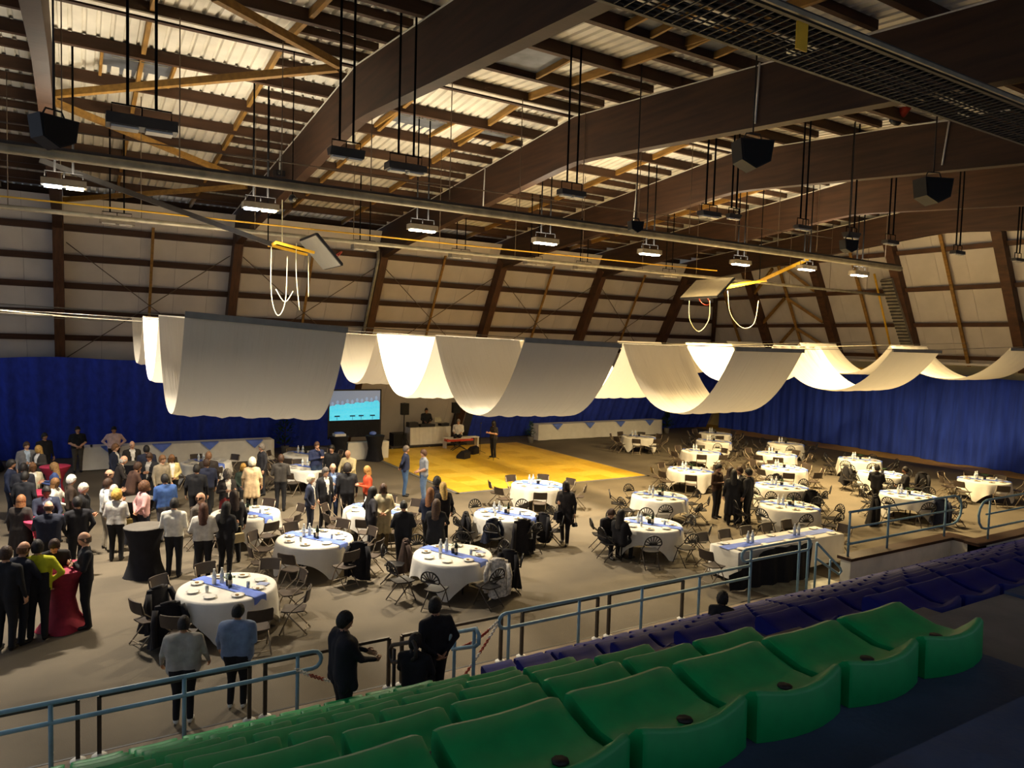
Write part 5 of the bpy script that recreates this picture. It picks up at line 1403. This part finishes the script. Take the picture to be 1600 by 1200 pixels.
person(36, 725, 'man with short dark hair hidden inside the crowd', face=160, top='#22242e', hc=BLK)
person(38, 738, 'man in black padded jacket seen from behind', face=150, top='#1d1e24', hc=BLK, fat=1.1)
person(51, 724, 'woman with white scarf and cream coat facing the camera', ht=1.66, face=10, sex='f', hair='bob', hc=LBR, top='#c9c0a2', shirt='#dcd6cc', arms='hold', coat=.3)
person(86, 724, 'woman in blue jacket facing left with light brown hair', ht=1.66, face=-100, sex='f', hair='long', hc='#8a6a40', top='#3a4d80', arms='hold')
person(110, 743, 'white haired man in brown leather jacket', face=100, hc='#d8d4cc', top='#3a2c22', bot='#1e1a18', fat=1.1)
person(85, 748, 'brown haired woman in white top inside the crowd', ht=1.64, face=60, sex='f', hair='bob', hc='#7a5530', top='#cfc8bc', arms='table')
person(129, 756, 'white haired man in black jacket looking right', face=70, hc='#d0c8b8', top=K, arms='clasp')
person(71, 761, 'man with glasses in dark blue suit facing the camera', face=10, top='#20263a', skin='d', hc=BLK, arms='table', lean=8, shirt='#7a86a0')
person(32, 775, 'woman in dark coat with auburn hair seen from behind', ht=1.66, face=150, sex='f', hair='bob', hc='#7a4f2c', top='#2a2320', coat=.45, bot=K)
person(76, 785, 'broad man in navy jacket seen from behind', face=180, top='#171c2e', bot=K, hair='fringe', hc=BR, fat=1.25, arms='table')
person(121, 778, 'dark haired man in black jacket beside the broad navy back', face=195, top='#1b1b22', bot=K, hc=BLK, fat=1.1, arms='pocket')
person(167, 749, 'man in white shirt and beige trousers', face=110, top='#cfd0ce', bot='#9a8f7c', hc=BR, skin='m', arms='hold')
person(177, 759, 'grey haired woman in white behind the curly blond woman', ht=1.64, face=140, sex='f', hair='bob', hc=GRY, top='#c9c4ba', bot='#b8ac92')
person(182, 767, 'curly blond woman in white patterned top and black trousers', ht=1.66, face=165, sex='f', hair='curly', hc='#c49a48', top='#c3bfb8', bot=K, arms='hold')
person(224, 754, 'woman in pink sweater with short brown hair', ht=1.66, face=110, sex='f', hair='curly', hc='#5a3a24', top='#c79a9a', bot='#1c2032', arms='back')
person(258, 742, 'large man in blue shirt seen from behind', face=200, top='#33518a', bot='#5a5a62', hc=BLK, fat=1.28, arms='hold')
person(272, 780, 'man in white shirt and black trousers seen from behind', face=165, top='#cdcabf', bot=K, hc=BLK, fat=1.12, arms='hold')
person(312, 771, 'balding man in grey suit facing the white sweater woman', face=60, hair='fringe', hc=BR, top='#57504a', bot='#4a443f', shirt=WHT)
person(318, 788, 'woman in white sweater with long brown hair seen from behind', ht=1.68, face=175, sex='f', hair='long', hc='#4a2a1a', top='#c9c4b8', bot=K, arms='clasp')
person(307, 727, 'man in black suit seen from behind near the buffet table', face=170, top=K, bot=K, hc=BLK)
person(326, 707, 'man with brown hair standing behind the navy jacket man', face=180, top='#2a2320', hc='#6a4a30')
person(323, 718, 'man in dark navy jacket with a bag strap', face=200, top='#1a2038', bot=K, hc=BR)
person(355, 735, 'woman in dark cardigan and red skirt with raised hands', ht=1.66, face=20, sex='f', hair='curly', hc='#6a625a', top='#2a2626', shirt='#cfc8be', bot='#7a2a2a', skirt=True, arms='hold')
person(353, 786, 'dark haired woman carrying a bag beside the round table', ht=1.66, face=150, sex='f', hair='long', hc=BLK, top='#17161a', bot='#17161a', skin='m', arms='hold')
person(366, 768, 'tall woman in black with long dark hair', ht=1.7, face=200, sex='f', hair='long', hc='#2a1a14', top='#19181c', bot=K)
person(8, 856, 'brown haired person in black cut by the picture border', face=150, top=K, bot=K, hc=BR)
person(27, 853, 'grey haired man in navy jacket beside the yellow shirt', face=130, top='#171a28', bot='#141620', hair='fringe', hc=LBR, fat=1.15, arms='table', lean=8)
person(58, 846, 'man in bright yellow and black shirt seen from behind', face=170, top='#b8b81e', bot=K, hc=BLK, skin='m', arms='down', arms2='hip', two=True)
person(80, 836, 'man in black patterned jacket leaning on the red table', ht=1.7, face=10, top='#1e1a1c', hc=BR, arms='table', lean=22, nod=25)
person(134, 833, 'bald man in black with glasses standing apart', face=-85, hair='fringe', hc='#5a4a3c', top='#16151b', bot='#141418', arms='cross', fat=1.08)
person(380, 725, 'blond woman sitting at the table by the beige coat', ht=1.66, face=10, sex='f', hair='long', hc='#a8803c', top='#1d2a22', sit=True, arms='lap')
person(394, 717, 'white haired person in a long beige coat', ht=1.68, face=175, sex='f', hair='curly', hc='#d4ccb4', top='#d0b48c', bot=K, coat=.42)
person(410, 694, 'man in dark grey suit walking by the buffet', face=-70, top='#2e2d31', bot='#2a2a2e', hc='#6a625a')
person(439, 711, 'man in dark grey shirt seen from behind', face=170, top='#37332f', bot=K, hc=BR, fat=1.08, arms='hold')
person(495, 691, 'bearded man in navy sweater with hand on his chin', face=20, top='#20294a', bot='#2a3a55', hc='#4a3020', arms='chin', arms2='cross')
person(519, 696, 'man in black sweater looking left before the screen', face=-20, top='#17171a', bot=K, hc=BLK, fat=1.15)
person(547, 704, 'bald man in beige shirt looking down', face=-30, hair='bald', top='#bfae82', bot='#5a5240', arms='table', lean=10, nod=25)
person(485, 742, 'white haired old man in navy suit facing right', ht=1.7, face=80, hc='#d0c4a4', top='#1b2238', shirt=WHT, bot='#171c30', fat=1.1, arms='pocket')
person(508, 731, 'grey haired man in black suit with white shirt', face=40, hc='#4a4440', top=K, shirt='#d8d4cc', bot=K, fat=1.12)
person(520, 725, 'bald man in navy suit holding white papers', face=15, hair='fringe', hc='#8a7a64', top='#1d2236', shirt='#6f82a8', bot='#2a3656', arms='down', arms2='hold')
person(543, 726, 'curly dark haired man in black seen from behind', face=190, hair='curly', hc='#1d1410', top=K, bot=K)
person(575, 729, 'blond woman in orange red top facing left', ht=1.66, face=-80, sex='f', hair='bob', hc='#9a7038', top='#b04020', bot='#3a2018', arms='hold')
person(581, 762, 'woman in black top with long dark hair by the cream coat', ht=1.68, face=110, sex='f', hair='long', hc=BLK, top='#1c1a22', bot='#1a1a20', arms='hip')
person(599, 757, 'woman in cream coat holding a tan coat', ht=1.68, face=0, sex='f', hair='long', hc='#3c2618', top='#b9ad8c', bot='#6b5a3c', coat=.5, arms='clasp')
person(631, 784, 'woman in black with tied hair seen from behind', ht=1.64, face=185, sex='f', hair='bun', hc=BLK, top='#131318', bot=K, skin='m', arms='clasp')
person(634, 697, 'man in navy shirt and jeans at the dance floor edge', face=85, top='#1c2440', bot='#3f5a80', hc='#5a5048', arms='back')
person(663, 703, 'man in grey polo and jeans facing the navy shirt man', face=-75, top='#7c8088', bot='#5a7090', hc='#4a3020', short=True, arms='clasp')
person(683, 747, 'dark haired woman behind the blond curls', ht=1.64, face=175, sex='f', hair='curly', hc=BLK, top='#1a1620', bot=K)
person(693, 755, 'woman with long blond curls in black', ht=1.64, face=200, sex='f', hair='long', hc='#a88a4c', top='#16141a', bot=K)
person(672, 764, 'brown haired woman in navy bending to the table', ht=1.66, face=160, sex='f', hair='long', hc='#7a5030', top='#1a2036', bot=K, arms='hold')
person(682, 782, 'woman in black dress with bare forearms', ht=1.68, face=170, sex='f', hair='long', hc='#4a3424', top='#121218', bot='#121218', short=True, arms='table', fat=1.15, coat=.25)
# musicians
DJ = gy(666, 644, 34.35)
person(666, 644, 'DJ in black sweater behind the white stage table', at=(DJ.x, 34.35, zr + .002), ht=1.72, face=10, top='#16161a', hc=BLK, skin='m', arms='table')
KP = gy(717, 662, 32.3)
person(717, 662, 'keyboard player in white shirt seated behind the keys', at=(KP.x, 32.35, .13), ht=1.75, face=-5, top='#d0ccc6', hc='#8a8076', bot=K, sit=True, arms='keys')
person(772, 658, 'singer in black lace top on the dance floor', ht=1.7, face=-50, sex='f', hair='bob', hc=BLK, top='#2a2422', bot=K, short=True, arms='hold', base_z=.032, coat=.0)
# walkers and sitters among the tables
person(885, 753, 'woman in long dark clothes walking with a bag', ht=1.7, face=-15, sex='f', hair='scarf', hc='#231712', top='#1d1717', bot='#17141a', coat=.35, stride=.5, skin='m', arms='down', arms2='hold')
person(947, 792, 'dark haired person sitting and looking down at a phone', ht=1.7, face=40, hc=BR, top='#17151a', bot=K, sit=True, arms='lap', lean=18, nod=25)
person(970, 798, 'long haired person in black sitting with back turned', ht=1.7, face=150, sex='f', hair='scarf', hc='#1d1612', top='#141217', bot=K, sit=True, arms='lap', fat=1.15)
person(1122, 725, 'man in brown jacket standing with the group in black', face=60, top='#3a2618', bot='#19181c', hc=BLK, arms='hold', nod=20)
person(1141, 731, 'dark haired woman in the middle of the black group', ht=1.7, face=120, sex='f', hair='long', hc='#2a1a14', top='#17151a', bot=K)
person(1147, 735, 'woman in a long black coat seen from behind', ht=1.7, face=185, sex='f', hair='scarf', hc=BLK, top='#111015', bot=K, coat=.62)
person(1157, 730, 'man in black over white shirt in the group', face=-60, top='#17161c', shirt=WHT, bot=K, hc=BR, arms='hold')
person(1171, 733, 'man in black jacket at the edge of the group', face=-110, top='#15141a', bot=K, hc=BLK)
person(1371, 727, 'person in black sitting with back turned by the gable', ht=1.72, face=175, top='#131217', bot=K, sit=True, hc=BLK, arms='lap', fat=1.1)
person(1416, 730, 'person in black cap sitting sideways at the table', ht=1.72, face=-80, top='#151318', bot=K, sit=True, hair='short', hc='#1a1210', arms='lap', skin='m')
# at the rail
person(288, 971, 'man in light grey sweater leaning at the dark barrier', at=(1.25, 10.62, 0), ht=1.48, face=172, top='#9b968e', bot='#12131c', hc='#1a1210', skin='m', arms='rail', shoes=shoe_w, nod=20, fat=1.48)
person(363, 953, 'man in blue grey sweater beside the light grey sweater', at=(1.98, 10.72, 0), ht=1.5, face=165, top='#6f7f9c', bot='#14151c', hc='#14100e', skin='m', arms='rail', arms2='clasp', shoes=shoe_w, nod=15, turn=-25, fat=1.5)
person(540, 962, 'man in black hooded jacket leaning on the stair rail', at=(3.05, 9.22, 0), ht=1.72, face=110, top='#12121c', bot='#12121a', hc='#120e0c', skin='m', arms='table', fat=1.5, coat=.2, turn=-20)
person(682, 942, 'man in black sweater bent back against the barrier', at=(4.4, 9.2, 0), ht=1.7, face=-150, top='#121118', bot='#121118', hc='#17110e', skin='m', arms='back', turn=-60)
person(637, 1006, 'man in black sitting on the steps by the gap', at=(4.0, 9.0, .1), ht=1.62, face=160, top='#12121a', bot='#10101a', hc='#14100e', sit=True, arms='lap', fat=1.1, turn=-20)
person(1128, 940, 'child with round black hair sitting below the navy seats', at=(gy(1128, 952, 7.85).x, 7.85, .535), ht=1.3, face=170, top='#16161c', bot=K, hair='curly', hc='#0e0c0c', sit=True, arms='lap')

# ------------------------------------------------------------------ bags carried by people
def handbag(who, side, label, M, rz=0):
    P = PW[who][side]; o = MB().prism([(-.15, 0), (.15, 0), (.13, .2), (-.13, .2)], -.05, .05, axis='y').build('handbag', M, None, (P.x, P.y, P.z - .43), rz); tag(o, label, 'bag')
    MB().tube([(-.1, 0, .2), (-.07, 0, .36), (.07, 0, .36), (.1, 0, .2)], .01, 6).build('handle', M, o)
WALK = 'woman in long dark clothes walking with a bag'
handbag(WALK, 1, 'black handbag carried by the walking woman', coat_k, .5)
handbag('curly blond woman in white patterned top and black trousers', 1, 'olive brown handbag of the curly blond woman', mat('olive_bag', '#6b5a2c', .6, .2), .4)
handbag('dark haired woman carrying a bag beside the round table', 1, 'cream handbag held by the dark haired woman', mat('cream_bag', '#b9a880', .6, .15), .3)
P = PW['bald man in navy suit holding white papers'][1]
o = MB().box(-.12, .12, -.004, .004, -.16, .16).build('paper_sheet', plate_m, None, (P.x, P.y - .05, P.z - .1), .6); tag(o, 'white sheets held by the bald man in navy', 'paper')
MB().box(-.11, .13, -.008, -.005, -.15, .17).build('second_sheet', plate_m, o)
P = PW[WALK][0]
cm_ = thing('camera_bag', 'small black camera hanging from the walking woman', 'camera', (P.x, P.y, P.z - .3)); MB().box(-.06, .06, -.04, .04, -.05, .05).build('body', black_m, cm_); MB().tube([(0, -.04, 0), (0, -.1, 0)], .035, 8).build('lens', black_m, cm_); MB().tube([(-.05, 0, .05), (0, 0, .3), (.05, 0, .05)], .008, 5).build('strap', black_m, cm_)
